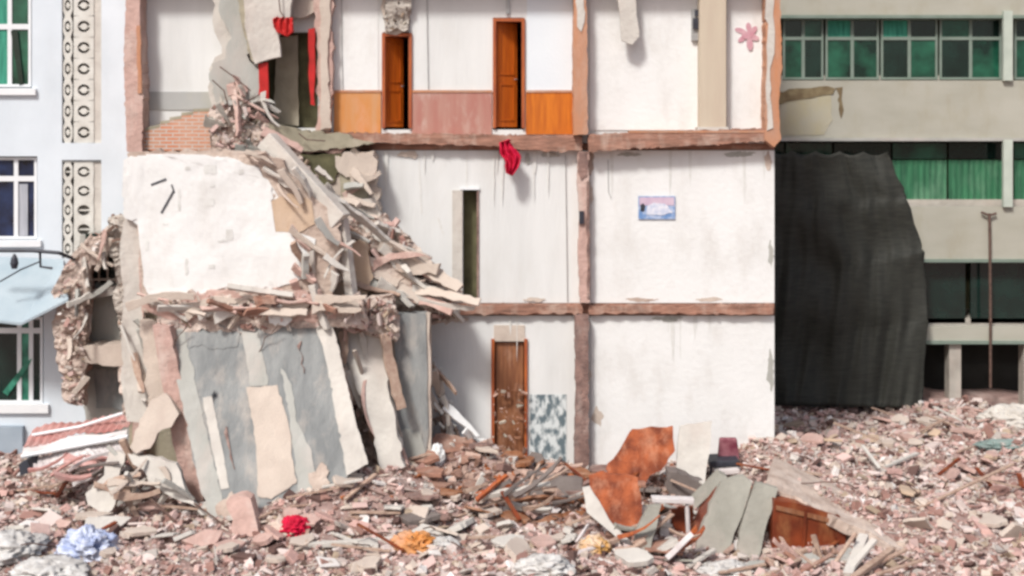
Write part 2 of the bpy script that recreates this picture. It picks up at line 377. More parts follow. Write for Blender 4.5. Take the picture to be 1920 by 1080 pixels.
# glazing bands, one window per bay, each a frame with its panes
def rwindow(x0, x1, y0, y1, tr, mats, Yw=YR+.25):
    f = MB(); t = 4
    for (a, b_, c, d) in ((x0, y0, x0+t, y1), (x1-t, y0, x1, y1), (x0+t, y0, x1-t, y0+t), (x0+t, y1-t, x1-t, y1), (x0+t, tr-3, x1-t, tr+3)):
        f.pbox(a, b_, c, d, Yw, .08)
    mx = (x0+x1)/2; f.pbox(mx-3, y0+t, mx+3, tr-3, Yw+.004, .07); f.pbox(mx-3, tr+3, mx+3, y1-t, Yw+.004, .07)
    fr = f.build('window', 'frame_green_grey', rb)
    k = 0
    for (a, b_) in ((x0+t, mx-3), (mx+3, x1-t)):
        for (c, d) in ((y0+t, tr-3), (tr+3, y1-t)):
            MB().pbox(a, c, b_, d, Yw+.03, .02).build('pane', mats[k % len(mats)], fr); k += 1
W1 = [['glass_dark', 'glass_green', 'glass_dark', 'glass_green'], ['glass_dark', 'glass_green', 'glass_green', 'glass_dark'], ['curtain_green', 'glass_green', 'glass_dark', 'glass_green'],
      ['curtain_green', 'glass_dark', 'glass_dark', 'glass_green'], ['glass_green', 'glass_dark', 'glass_dark', 'glass_green'], ['glass_green', 'glass_teal', 'glass_dark', 'glass_dark']]
xw = [1385, 1466, 1546, 1650, 1760, 1880]
for i in range(5): rwindow(xw[i]+2, xw[i+1]-2, 34, 149, 72, W1[i])
for i in range(4): rwindow(1902+i*100, 2000+i*100, 34, 149, 72, W1[i+1])
# white posts
for (x0, x1, y0, y1) in ((1882, 1899, 20, 151), (1882, 1899, 262, 388)):
    MB().pbox(x0, y0, x1, y1, YR-.12, .12).build('post', 'rear_post', rb)
# second band: green sheeting behind a dark head strip
for i, (a, b_) in enumerate(((1385, 1470), (1474, 1560), (1564, 1670), (1674, 1775), (1779, 1880), (1902, 2010), (2014, 2120), (2124, 2290))):
    mb = MB(); n = 18; k0 = (YR+.35)
    vs = []; 
    for j in range(n+1):
        x = a+(b_-a)*j/n; yy = k0+(.03 if j % 2 else 0)
        vs += [P(x, 300, yy), P(x, 392, yy)]
    mb.add(vs, [(2*j, 2*j+1, 2*j+3, 2*j+2) for j in range(n)])
    o = mb.build('green_sheeting', 'green_sheet', rb); so = o.modifiers.new('s', 'SOLIDIFY'); so.thickness = .02
    MB().pbox(a, 268, b_, 298, YR+.5, .05).build('glazing_strip', 'glass_green' if i % 2 else 'glass_dark', rb)
# open ground floor: columns in deep shade
for x in (1500, 1640, 1780, 1920, 2060, 2200):
    MB().pbox(x, 641, x+22, 770, YR+.05, .35).build('pillar', 'concrete', rb)
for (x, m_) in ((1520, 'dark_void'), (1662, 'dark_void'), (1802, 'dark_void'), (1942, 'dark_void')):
    MB().pbox(x, 641, x+118, 770, YR+1.3, .1).build('bay_shade_panel', m_, rb)  # near-black panels put in as the shade of the open bays
for i in range(6):
    MB().pbox(1400+i*140, 492, 1530+i*140, 606, YR+.3, .06).build('window', 'glass_dark', rb)
# damaged, rusty patch and downpipe
slab('broken_plaster', [(1462, 172), (1558, 163), (1566, 166), (1562, 176), (1545, 178), (1520, 184), (1500, 186), (1478, 190), (1462, 196)], YR-.03, 'dark_rust', rb, d=.03, amp=4, step=9)
slab('stained_plaster', [(1462, 176), (1558, 168), (1562, 225), (1545, 252), (1462, 254)], YR-.012, 'yellow_stain', rb, d=.012, amp=3)
slab('crack', [(1566, 165), (1580, 163), (1578, 185), (1582, 206), (1577, 222), (1573, 205), (1574, 180)], YR-.02, 'dark_rust', rb, d=.02, amp=2, step=8)
mb = MB(); mb.tube([P(1855, 400, YR-.1), P(1856, 450, YR-.1), P(1857, 600, YR-.1), P(1857, 727, YR-.1)], .035)
mb.tube([P(1840, 398, YR-.08), P(1855, 404, YR-.1), P(1868, 400, YR-.08)], .03); mb.build('downpipe', 'rebar', rb)

# near-black sheet added over the factory facade to paint in a dark shadow patch
def added_shade():
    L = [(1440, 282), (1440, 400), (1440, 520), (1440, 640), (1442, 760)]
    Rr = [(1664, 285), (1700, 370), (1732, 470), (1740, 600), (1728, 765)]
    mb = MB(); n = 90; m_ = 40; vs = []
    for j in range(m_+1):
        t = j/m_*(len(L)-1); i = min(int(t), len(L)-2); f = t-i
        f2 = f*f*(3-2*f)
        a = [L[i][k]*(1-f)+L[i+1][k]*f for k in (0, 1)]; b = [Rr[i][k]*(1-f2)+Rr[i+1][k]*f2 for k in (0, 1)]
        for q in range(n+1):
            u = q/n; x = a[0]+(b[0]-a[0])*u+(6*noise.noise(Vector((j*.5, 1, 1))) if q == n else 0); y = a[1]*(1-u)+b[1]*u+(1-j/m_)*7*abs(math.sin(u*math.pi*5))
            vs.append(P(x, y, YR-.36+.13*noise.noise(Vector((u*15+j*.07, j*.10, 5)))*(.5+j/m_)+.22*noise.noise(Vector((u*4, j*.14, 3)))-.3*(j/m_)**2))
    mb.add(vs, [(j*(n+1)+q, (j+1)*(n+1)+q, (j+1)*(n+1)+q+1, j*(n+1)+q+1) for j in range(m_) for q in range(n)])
    o = mb.build('added_shade_sheet', 'added_shade', smooth=True); so = o.modifiers.new('s', 'SOLIDIFY'); so.thickness = .01
    tag(o, 'big dark charcoal sheet added for the shadow patch beside the white wall', 'added_shade_sheet')
added_shade()

# ---------------------------------------------------------------- pale building on the left (Y = 1.5)
YL = 1.5
lb = empty('apartment_building', (-10.5, YL, 0), 'pale blue white apartment block with breeze block screens at the left edge', 'building')
def grid_wall(x0, x1, y0, y1, holes, Y, d, name, m, parent):
    xs = sorted({x0, x1, *[h[0] for h in holes], *[h[2] for h in holes]}); ys = sorted({y0, y1, *[h[1] for h in holes], *[h[3] for h in holes]})
    xs = [x for x in xs if x0 <= x <= x1]; ys = [y for y in ys if y0 <= y <= y1]
    solid = {}
    for i in range(len(xs)-1):
        for j in range(len(ys)-1):
            cx, cy = (xs[i]+xs[i+1])/2, (ys[j]+ys[j+1])/2
            solid[i, j] = not any(h[0] < cx < h[2] and h[1] < cy < h[3] for h in holes)
    mb = MB()
    for (i, j), s_ in solid.items():
        if not s_: continue
        a = P(xs[i], ys[j+1], Y); b = P(xs[i+1], ys[j], Y)
        v = [(a.x, Y, a.z), (b.x, Y, a.z), (b.x, Y, b.z), (a.x, Y, b.z), (a.x, Y+d, a.z), (b.x, Y+d, a.z), (b.x, Y+d, b.z), (a.x, Y+d, b.z)]
        f = [(0, 1, 2, 3), (7, 6, 5, 4)]
        if not solid.get((i-1, j)): f.append((0, 3, 7, 4))
        if not solid.get((i+1, j)): f.append((1, 5, 6, 2))
        if not solid.get((i, j-1)): f.append((3, 2, 6, 7))
        if not solid.get((i, j+1)): f.append((0, 4, 5, 1))
        mb.add(v, f)
    return mb.build(name, m, parent)
grid_wall(-500, 262, -150, 905, [(-60, -40, 60, 165), (-60, 293, 70, 450), (-60, 592, 82, 758), (116, -10, 190, 268), (116, 300, 190, 484),
    (-250, -40, -130, 165), (-250, 293, -130, 450)], YL, .25, 'wall', 'blue_white', lb)
MB().pbox(-500, -170, 262, -151, YL-.1, 8).build('roof', 'concrete', lb)
mb = MB(); a = P(-500, 905, YL); b = P(262, -150, YL); mb.box((a.x, YL+.26, a.z), (a.x+.2, YL+8, b.z)); mb.build('side_wall', 'blue_white', lb); mb = MB(); mb.box((b.x-.2, YL+.26, a.z), (b.x, YL+8, b.z)); mb.build('side_wall', 'blue_white', lb)
MB().box((a.x+.21, YL+2, a.z), (b.x-.21, YL+2.1, b.z)).build('inner_wall', 'dark_void', lb)
MB().pbox(-500, 800, 42, 900, YL-.12, .117).build('plinth', 'plinth', lb)
for (y0, y1, bx) in ((166, 178, 66), (451, 463, 76), (759, 775, 90)):
    MB().pbox(-70, y0, bx, y1, YL-.08, .16).build('window_sill', 'frame_white', lb)
def lwindow(x0, x1, y0, y1, tr, mulls, gl):
    f = MB(); t = 5; Yw = YL+.1
    f.pbox(x0, y0, x0+t, y1, Yw, .07); f.pbox(x1-t, y0, x1, y1, Yw, .07)
    f.pbox(x0+t, y0, x1-t, y0+t, Yw, .07); f.pbox(x0+t, y1-t, x1-t, y1, Yw, .07); f.pbox(x0+t, tr-5, x1-t, tr+5, Yw, .07)
    for m_ in mulls:
        f.pbox(m_-4, y0+t, m_+4, tr-5, Yw+.003, .06); f.pbox(m_-4, tr+5, m_+4, y1-t, Yw+.003, .06)
    fr = f.build('window', 'frame_white', lb)
    ms = [x0+t]+mulls+[x1-t]
    for i in range(len(ms)-1):
        MB().pbox(ms[i]+.5, y0+t, ms[i+1]-.5, y1-t, Yw+.03, .015).build('pane', gl[i % len(gl)], fr)
    return fr
w = lwindow(-58, 58, -38, 163, 50, [-20, 18], ['glass_green', 'curtain_green', 'glass_green'])
slab('curtain', [(20, 58), (33, 58), (44, 158), (36, 160)], YL+.088, 'glass_dark', w, d=.012, amp=0)
w = lwindow(-58, 69, 295, 448, 335, [-10, 30], ['glass_blue', 'glass_blue', 'glass_blue'])
MB().pbox(36, 345, 52, 442, YL+.1, .012).build('curtain', 'curtain_grey', w)
w = lwindow(-58, 80, 594, 756, 620, [-16, 36, 58], ['glass_dark', 'glass_dark', 'glass_teal'])
slab('reflected_strip', [(5, 735), (14, 742), (52, 690), (60, 672), (48, 680)], YL+.09, 'glass_teal', w, d=.01, amp=0)
# breeze block screens
def screen(x0, x1, y0, y1, rows, name='breeze_block_screen'):
    mb = MB(); ch = (y1-y0)/rows
    for r_ in range(rows):
        cx, cy = (x0+x1)/2, y0+ch*(r_+.5); hw, hh = (x1-x0)/2, ch/2
        for sub in (0,):
            n = 12; outer = []; inner = []
            for k in range(n):
                an = 2*math.pi*(k+.5)/n; c, s_ = math.cos(an), math.sin(an)
                sc = min(hw/abs(c) if abs(c) > 1e-6 else 1e9, hh/abs(s_) if abs(s_) > 1e-6 else 1e9)
                outer.append((cx+c*sc, cy+s_*sc)); inner.append((cx+c*hw*.62, cy+s_*hh*.55))
            Yf, Yb = YL+.03, YL+.12
            vs = [P(*o, Yf) for o in outer]+[P(*i, Yf) for i in inner]+[P(*o, Yb) for o in outer]+[P(*i, Yb) for i in inner]
            fs = []
            for k in range(n):
                q = (k+1) % n
                fs += [(k, n+k, n+q, q), (n+k, 3*n+k, 3*n+q, n+q), (2*n+k, 2*n+q, 3*n+q, 3*n+k), (k, q, 2*n+q, 2*n+k)]
            mb.add(vs, fs)
            # round boss joined by a short web inside the hole
            bc = [P(cx+math.cos(2*math.pi*k/12)*hw*.34, cy+math.sin(2*math.pi*k/12)*hh*.30, YL+.045) for k in range(12)]
            if rnd.random() < .75: mb.prism(bc, (0, .05, 0))
            mb.pbox(cx-hw*.62, cy-1.5, cx+hw*.62, cy+1.5, YL+.06, .02)
    return mb.build(name, 'screen_block', lb)
screen(118, 136, -10, 268, 7); screen(138, 176, -10, 268, 7); screen(118, 136, 304, 484, 5); screen(138, 176, 304, 484, 5)
MB().pbox(176, -10, 190, 268, YL+.05, .1).build('screen_jamb', 'light_concrete', lb)
MB().pbox(176, 300, 190, 484, YL+.05, .1).build('screen_jamb', 'light_concrete', lb)
MB().pbox(116, 300, 190, 304, YL+.02, .1).build('lintel', 'grey_plaster', lb)
MB().pbox(117, -10, 189, 484, YL+.26, .05).build('stair_wall', 'light_concrete', lb)
# awning over the shop window
mb = MB()
vs = [P(-80, 478, YL-.02), P(118, 486, YL-.02), P(128, 560, YL-1.1), P(40, 605, YL-1.25), P(-80, 592, YL-1.2)]
mb.prism([vs[0], vs[1], vs[2], vs[3], vs[4]], (0, 0, -.05))
aw = mb.build('awning', 'awning', lb)
mb = MB(); mb.tube([P(-40, 470, .2), P(60, 470, .2), P(110, 474, .2), P(138, 485, .5), P(140, 490, YL)], .035)
mb.tube([P(75, 474, .2), P(76, 500, .3), P(98, 503, .3)], .025)
mb.tube([P(0, 528, .3), P(40, 505, .3), P(76, 490, .3)], .015)
br = mb.build('awning_rail', 'metal_dark', aw)
mb = MB(); p = P(27, 494, .2); mb.tube([p+Vector((0, 0, .18)), p+Vector((0, 0, .1)), p, p+Vector((0, 0, -.1))], [.02, .06, .08, .05], 10)
mb.build('lamp', 'metal_dark', aw)

# ---------------------------------------------------------------- the torn-open building
cb = empty('collapsed_building', (-1.0, 0, 0), 'torn open white and orange apartment building missing its front half', 'building')
def part(x0, y0, x1, y1, Y, d, name, m, parent=cb, bevel=0): return MB().pbox(x0, y0, x1, y1, Y, d).build(name, m, parent, bevel=bevel)
# shell behind the exposed rooms
grid_wall(242, 1452, -330, 268, [(718, 60, 768, 243), (924, 33, 982, 243), (480, 60, 596, 240)], 0, .2, 'wall', 'wall_grey_white', cb)
grid_wall(700, 1108, 282, 568, [(868, 355, 897, 566)], 0, .2, 'wall', 'wall_grey_white', cb)
grid_wall(600, 1108, 592, 905, [(926, 640, 984, 880)], 0, .2, 'wall', 'wall_grey_white', cb)
grid_wall(1108, 1452, 282, 568, [], -.02, .22, 'wall', 'white_plaster', cb)
grid_wall(1108, 1452, 592, 905, [], -.02, .22, 'wall', 'white_plaster', cb)
part(242, 269, 1452, 281, .005, .19, 'floor_band', 'slab_edge')
part(600, 569, 1452, 591, -.02, .21, 'floor_band', 'slab_edge')
part(242, 282, 700, 905, .6, .2, 'rear_wall', 'olive_concrete')
mb = MB()
a = P(242, 905, 0); b = P(1452, -330, 0)
mb.box((a.x, .21, a.z), (a.x+.15, 6, b.z)); mb.build('side_wall', 'pink_masonry', cb); mb = MB(); mb.box((b.x-.15, .21, a.z), (b.x, 6, b.z)); mb.build('side_wall', 'pink_masonry', cb)
mb = MB(); mb.box((a.x+.16, 5.8, a.z), (b.x-.16, 6, b.z)); mb.build('back_wall', 'dark_masonry', cb)
for py in (269, 569): 
    q = P(0, py, 0).z; MB().box((a.x+.16, .85 if py == 569 else .21, q-.14), (b.x-.16, 5.79, q)).build('floor_slab', 'dark_masonry', cb)
MB().box((a.x-.05, -.02, b.z), (b.x+.05, 6.05, b.z+.2)).build('roof', 'concrete', cb)
MB().pbox(242, -60, 1452, -40, -.5, .495).build('ceiling_slab', 'slab_edge', cb)
# projecting floor slab stump below the top storey
slab('broken_floor_edge', [(770, 574), (900, 571), (1092, 573), (1092, 589), (1000, 587), (880, 590), (770, 586)], -.14, 'slab_edge', cb, d=.115, amp=2.4, step=7)
slab('broken_floor_edge', [(1104, 572), (1260, 574), (1450, 571), (1450, 588), (1330, 590), (1200, 586), (1104, 589)], -.16, 'slab_edge', cb, d=.135, amp=2.4, step=7)
slab('broken_floor_edge', [(590, 246), (700, 250), (930, 252), (1092, 254), (1092, 282), (1020, 284), (930, 274), (810, 270), (700, 268), (600, 266)], -.22, 'slab_edge', cb, d=.215, amp=1.8, step=5)
slab('broken_floor_edge', [(1104, 252), (1250, 246), (1440, 240), (1440, 266), (1380, 268), (1330, 272), (1250, 276), (1160, 280), (1104, 284)], -.35, 'slab_edge', cb, d=.33, amp=1.6, step=5)
MB().pbox(1180, 245, 1440, 249, -.362, .34).build('floor_tiles', 'column_paint', cb)
# dado panels of the upper storey
part(266, 172, 399, 206, -.02, .018, 'dado_panel', 'grey_panel')
part(626, 172, 714, 250, -.03, .028, 'dado_panel', 'faded_orange_panel')
part(772, 172, 922, 252, -.03, .028, 'dado_panel', 'pink_panel')
part(986, 172, 1074, 252, -.03, .028, 'dado_panel', 'orange_panel')
part(622, -60, 709, 170, -.012, .01, 'plaster_panel', 'white_plaster')
part(988, -60, 1074, 170, -.012, .01, 'plaster_panel', 'pale_blue_plaster')
for (x0, x1) in ((626, 714), (772, 922), (986, 1074)):
    part(x0, 169, x1, 173.5, -.045, .044, 'dado_rail', 'column_paint')
# brick parapet of the first room, its top broken in steps
st = [(266, 282), (266, 246), (282, 240), (300, 236), (300, 230), (318, 228), (318, 223), (340, 220), (340, 214), (362, 212), (362, 207), (386, 206), (398, 206), (402, 282)]
slab('brick_wall', st, -.30, 'brick', cb, d=.25, amp=1.2, step=9)
slab('mortar_bed', [(a, b-3) for a, b in st[1:13]]+[(a, b+3) for a, b in reversed(st[1:13])], -.303, 'olive_concrete', cb, d=.2, amp=1)
# torn cross walls / columns
slab('column', [(240, -80), (262, -80), (262, 50), (268, 175), (266, 285), (238, 285), (234, 200), (232, 90)], -.45, 'pink_masonry', cb, d=.45, amp=1.1, step=6)
slab('column_edge', [(256, 48), (263, 48), (266, 175), (258, 175)], -.48, 'column_paint', cb, d=.03, amp=1)
slab('column', [(1075, 60), (1079, -80), (1098, -80), (1101, 100), (1102, 252), (1075, 254)], -.40, 'column_paint', cb, d=.40, amp=1.1, step=6)
slab('column_cladding', [(1083, -60), (1094, -60), (1096, 40), (1090, 60), (1082, 50)], -.42, 'light_concrete', cb, d=.02, amp=2)
slab('column', [(1437, -80), (1462, -80), (1466, 120), (1460, 190), (1464, 262), (1452, 276), (1434, 262), (1436, 100)], -.40, 'column_paint', cb, d=.40, amp=1.1, step=6)
slab('column_patch', [(1438, -70), (1450, -70), (1452, 100), (1444, 150), (1450, 240), (1438, 245)], -.42, 'light_concrete', cb, d=.02, amp=2.5)
slab('column', [(1084, 284), (1104, 284), (1106, 568), (1088, 568), (1084, 470), (1087, 400), (1082, 340)], -.25, 'pink_masonry', cb, d=.25, amp=1.1, step=6)
slab('column_edge', [(1100, 340), (1105, 340), (1106, 560), (1101, 560)], -.27, 'dark_masonry', cb, d=.02, amp=1.2, step=9)
slab('column', [(1078, 592), (1104, 592), (1104, 895), (1076, 900), (1080, 740)], -.28, 'dark_masonry', cb, d=.28, amp=1.1, step=6)
slab('column_patch', [(1084, 284), (1102, 284), (1101, 330), (1090, 338), (1083, 322)], -.275, 'dark_masonry', cb, d=.025, amp=2, step=6)
part(1086, 396, 1095, 420, -.30, .05, 'switch_box', 'metal_dark')
# beige pillar in the white room
part(1312, -100, 1362, 243, -.30, .28, 'pillar', 'beige_pillar', bevel=.01)
part(1308, 238, 1366, 246, -.34, .31, 'pillar_base', 'light_concrete')
# white room walls stand proud
part(1106, -80, 1311, 244, -.02, .018, 'plaster_panel', 'white_plaster')
part(1363, -80, 1434, 244, -.02, .018, 'plaster_panel', 'white_plaster')
# doors
def door(x0, y0, x1, y1, ang, m, half=False):
    f = MB(); t = 4
    f.pbox(x0-6, y0-6, x0, y1, -.06, .24); f.pbox(x1, y0-6, x1+6, y1, -.06, .24); f.pbox(x0, y0-6, x1, y0, -.058, .236)
    fr = f.build('door_frame', 'door_frame', cb)
    a = P(x0+1, y1-2, .05); b = P(x1-1, y0+2, .05); w_ = b.x-a.x; h = b.z-a.z
    mb = MB(); c, s_ = math.cos(ang), math.sin(ang)
    def q(u, dd, z): return Vector((a.x+u*w_*c-dd*s_, .05+u*w_*s_+dd*c, a.z+z*h))
    def bx(u0, u1, z0, z1, d0, d1):
        mb.add([q(u0, d0, z0), q(u1, d0, z0), q(u1, d1, z0), q(u0, d1, z0), q(u0, d0, z1), q(u1, d0, z1), q(u1, d1, z1), q(u0, d1, z1)],
               [(0,3,2,1),(4,5,6,7),(0,1,5,4),(1,2,6,5),(2,3,7,6),(3,0,4,7)])
    bx(0, 1, 0, 1, 0, .04)
    for (z0, z1) in ((.06, .42), (.5, .94)):
        bx(.14, .2, z0, z1, -.014, -.001); bx(.8, .86, z0, z1, -.014, -.001); bx(.2, .8, z0, z0+.02, -.014, -.001); bx(.2, .8, z1-.02, z1, -.014, -.001)
    d = mb.build('door', m, fr)
    mb = MB(); mb.tube([q(.9, 0, .46), q(.9, -.05, .46), q(.8, -.05, .46)], .012); mb.build('handle', 'metal_grey', fr)
    return fr
door(722, 68, 766, 240, R(43), 'door_orange')
door(930, 40, 978, 240, R(33), 'door_orange')
part(926, 610, 984, 640, -.02, .1, 'lintel', 'beige_plaster')
fr = MB(); fr.pbox(921, 636, 927, 880, -.06, .24); fr.pbox(983, 636, 989, 880, -.06, .24); dfr = fr.build('door_frame', 'door_frame', cb)
MB().pbox(929, 642, 981, 880, .06, .05).build('door', 'brown_door', dfr)
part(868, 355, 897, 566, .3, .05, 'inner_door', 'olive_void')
part(848, 357, 867, 566, -.04, .038, 'door_leaf', 'light_concrete')
part(862, 352, 899, 356, -.05, .049, 'door_head', 'frame_white')
part(894, 357, 898, 566, -.03, .1, 'door_jamb', 'dark_masonry')
# transom rubble above first door and a ragged hole
slab('broken_transom', [(712, -80), (770, -80), (768, 30), (756, 60), (742, 66), (722, 62), (716, 20)], -.08, 'beige_plaster', cb, d=.07, amp=3, step=8)
crumble('broken_masonry', [(716, -60), (768, -60), (766, 56), (722, 56)], -.22, -.09, 60, .05, .16, cb, [((.5, .45, .38), 2), ((.12, .09, .07), 3), ((.4, .3, .22), 2)], seed=4)
slab('hanging_pipe', [(948, -80), (956, -80), (955, 26), (949, 26)], -.06, 'metal_grey', cb, d=.05, amp=0)
# cracks and marks in the white walls
for pts in ([(874, 282), (877, 282), (876, 352), (874, 352)], [(784, 290), (786, 290), (792, 400), (789, 400)], [(818, 405), (824, 410), (834, 440), (828, 436)]):
    slab('crack', pts, -.006, 'smudge', cb, d=.005, amp=.6, step=8)

# hanging slabs and torn floor around the red doorway
slab('stair_wall', [(392, -80), (640, -80), (626, 20), (615, 240), (640, 282), (560, 290), (430, 285), (400, 240), (398, 150)], -.12, 'concrete', cb, d=.11, amp=4,
     step=12) if False else None
slab('torn_wall', [(398, -80), (500, -80), (486, 60), (492, 240), (470, 285), (404, 285), (398, 200), (392, 180), (392, 130), (416, 100), (402, 60), (400, 20)], -.34, 'light_concrete', cb, d=.30, amp=4, step=10)
slab('torn_wall', [(404, -80), (440, -80), (470, 60), (468, 115), (500, 140), (498, 190), (440, 215), (404, 190), (392, 150), (396, 120), (422, 110), (430, 60), (410, 20)], -.5, 'pale_grey_plaster', cb, d=.15, amp=4, step=10)
slab('hanging_slab', [(455, -80), (560, -80), (540, 40), (520, 60), (526, 106), (478, 120), (462, 60)], -.62, 'light_concrete', cb, d=.12, amp=2, step=10)
slab('hanging_slab_underside', [(440, -80), (470, -80), (478, 118), (470, 112), (452, 40)], -.6, 'olive_concrete', cb, d=.15, amp=3, step=9)
slab('torn_wall', [(580, -80), (640, -80), (620, 30), (624, 120), (618, 245), (592, 250), (596, 200), (592, 60)], -.25, 'pink_masonry', cb, d=.22, amp=3, step=10)
slab('wall_edge', [(600, -40), (622, -40), (614, 120), (622, 240), (600, 244)], -.30, 'beige_plaster', cb, d=.05, amp=2, step=10)
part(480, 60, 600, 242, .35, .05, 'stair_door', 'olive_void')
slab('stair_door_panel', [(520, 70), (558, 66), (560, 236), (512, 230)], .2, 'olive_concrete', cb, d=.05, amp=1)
slab('red_jamb', [(484, 120), (502, 116), (504, 190), (497, 200), (486, 196)], -.52, 'red_paint', cb, d=.06, amp=1)
slab('red_jamb', [(578, 55), (590, 52), (591, 130), (588, 180), (590, 198), (582, 196), (579, 120)], -.32, 'red_paint', cb, d=.06, amp=1)
slab('broken_lintel', [(500, -80), (600, -80), (596, 20), (560, 34), (545, 30), (500, 34)], -.20, 'beige_plaster', cb, d=.15, amp=4, step=9)
slab('torn_floor', [(430, 215), (470, 222), (520, 232), (560, 246), (640, 250), (700, 268), (650, 276), (590, 284), (540, 278), (500, 262), (450, 256)], -.55, 'olive_concrete', cb, d=.5, amp=3, step=9)
slab('torn_floor_edge', [(548, 277), (600, 283), (650, 276), (640, 286), (590, 291), (556, 287)], -.5, 'dark_masonry', cb, d=.3, amp=2, step=8)
crumble('broken_masonry', [(396, 205), (440, 190), (520, 240), (540, 290), (480, 300), (396, 285)], -.75, -.36, 170, .06, .32, cb, None, 1.4, seed=5)
mb = MB()
for pts in ([(412, 125), (440, 145), (470, 170)], [(398, 150), (420, 170), (432, 215), (470, 230)], [(430, 220), (455, 195), (486, 178)], [(560, 250), (575, 262), (610, 264)], [(520, -40), (525, 20), (535, 36)]):
    mb = MB(); mb.tube([P(a, b, -.72) for a, b in pts], .012, 5); mb.build('bent_rebar', 'rebar', cb)

# white outer wall fragment, its plaster torn away around the edge
YF = -2.0
slab('outer_wall', [(238, 288), (400, 280), (480, 282), (530, 300), (560, 340), (600, 380), (640, 420), (640, 470), (620, 560), (560, 590), (440, 580), (330, 592), (270, 585), (262, 450)], YF, 'torn_render', cb, d=.22, amp=5, step=10)
slab('white_plaster_layer', [(238, 296), (300, 292), (380, 292), (440, 298), (478, 312), (505, 345), (512, 372), (498, 385), (504, 410), (494, 430), (500, 438), (560, 436), (592, 448), (585, 470), (570, 520), (520, 540), (440, 546), (408, 536), (380, 548), (330, 560), (286, 560), (272, 540), (268, 430), (266, 412), (240, 410)], YF-.022, 'white_plaster', cb, d=.02, amp=3.5, step=7)
slab('tan_patch', [(500, 378), (540, 362), (585, 380), (590, 420), (560, 436), (504, 438), (494, 425)], YF-.016, 'tan_render', cb, d=.014, amp=3, step=8)
mb = MB()
for (q0, q1, w_) in (((283, 347), (312, 336), 4.5), ((322, 346), (327, 362), 3), ((326, 358), (302, 400), 4.5)):
    dx, dy = q1[0]-q0[0], q1[1]-q0[1]; L_ = math.hypot(dx, dy); nx, ny = -dy/L_*w_/2, dx/L_*w_/2
    mb.prism([P(q0[0]+nx, q0[1]+ny, YF-.030), P(q1[0]+nx, q1[1]+ny, YF-.030), P(q1[0]-nx, q1[1]-ny, YF-.030), P(q0[0]-nx, q0[1]-ny, YF-.030)], (0, .005, 0))
weather(mb, .05).build('painted_mark', 'black_mark', cb)
for (x, y, w_, h) in ((395, 318, 22, 16), (352, 316, 10, 6), (398, 348, 8, 5), (396, 380, 10, 14), (430, 440, 12, 20), (418, 452, 20, 5), (336, 375, 4, 40), (397, 500, 12, 7), (452, 322, 8, 10), (275, 460, 5, 20), (350, 500, 4, 30), (310, 420, 10, 4)):
    slab('scuff', [(x-w_/2, y-h/2), (x+w_/2, y-h/2), (x+w_/2, y+h/2), (x-w_/2, y+h/2)], YF-.029, 'smudge', cb, d=.003, amp=1.5, step=4)
# thin leftover pier at its left
slab('pier', [(236, 400), (268, 405), (272, 500), (268, 600), (285, 740), (275, 790), (238, 790), (228, 700), (230, 560), (224, 470)], YF+.1, 'light_concrete', cb, d=.3, amp=3, step=10)
slab('pier_cap', [(232, 300), (266, 292), (270, 408), (246, 414), (230, 404)], YF-.02, 'white_plaster', cb, d=.3, amp=3, step=9)
slab('pier_edge', [(262, 420), (271, 420), (274, 560), (268, 600), (262, 540)], YF+.06, 'pink_masonry', cb, d=.04, amp=2, step=8)
# crumpled band under the white fragment
slab('torn_band', [(262, 566), (330, 562), (400, 545), (470, 548), (560, 545), (600, 560), (640, 590), (600, 606), (540, 598), (520, 612), (480, 592), (420, 574), (380, 590), (350, 612), (320, 600), (290, 590)], YF-.18, 'pink_masonry', cb, d=.2, amp=4, step=8)
slab('torn_band', [(330, 575), (400, 556), (470, 562), (440, 570), (400, 566), (370, 585), (350, 602)], YF-.26, 'beige_plaster', cb, d=.08, amp=2, step=8)
slab('torn_band', [(500, 580), (530, 575), (548, 600), (535, 612), (505, 606)], YF-.28, 'white_plaster', cb, d=.06, amp=3, step=6)
crumble('broken_masonry', [(264, 560), (400, 548), (560, 548), (680, 560), (690, 615), (520, 618), (330, 622)], YF-.3, YF-.05, 130, .07, .34, cb, None, 2, seed=8)

# leaning grey wall below
def leanY(px, py, s_=-.41, y0=-2.1, z0=3.09):              # one tilted plane, foot towards the street
    q = (py-HOR)/F
    return (y0+s_*(z0-CAMZ)-s_*q*CAMY)/(1-s_*q)
slab('leaning_wall', [(312, 606), (610, 596), (660, 880), (640, 905), (560, 935), (440, 990), (400, 985), (372, 900), (340, 740)], leanY, 'grey_plaster', cb, d=.22, amp=2.5, step=12)
def lay(name, pts, m, o=.03, amp=2):
    o = .014 if o < .031 else (.020 if o < .036 else .026)
    slab(name, pts, lambda a, b: leanY(a, b)-o, m, cb, d=o-.003, amp=amp, step=8)
lay('plaster_strip', [(314, 618), (346, 616), (372, 740), (400, 860), (424, 975), (398, 985), (372, 900)], 'pale_grey_plaster')
lay('plaster_strip', [(381, 745), (397, 742), (414, 830), (430, 915), (414, 918), (396, 840)], 'light_concrete', amp=1)
lay('plaster_strip', [(452, 622), (484, 622), (498, 690), (502, 722), (470, 724), (462, 680)], 'pale_grey_plaster')
lay('plaster_strip', [(462, 726), (520, 722), (542, 800), (556, 905), (510, 935), (484, 930), (478, 820)], 'beige_plaster', .034)
lay('plaster_strip', [(526, 690), (546, 722), (556, 790), (585, 845), (598, 920), (562, 925), (548, 820), (536, 740)], 'pale_grey_plaster')
lay('plaster_strip', [(592, 606), (622, 604), (642, 690), (664, 780), (690, 870), (650, 892), (634, 800), (614, 690)], 'light_concrete', .04)
lay('plaster_strip', [(345, 620), (450, 624), (446, 650), (400, 655), (380, 645), (356, 652)], 'grey_plaster', .028)
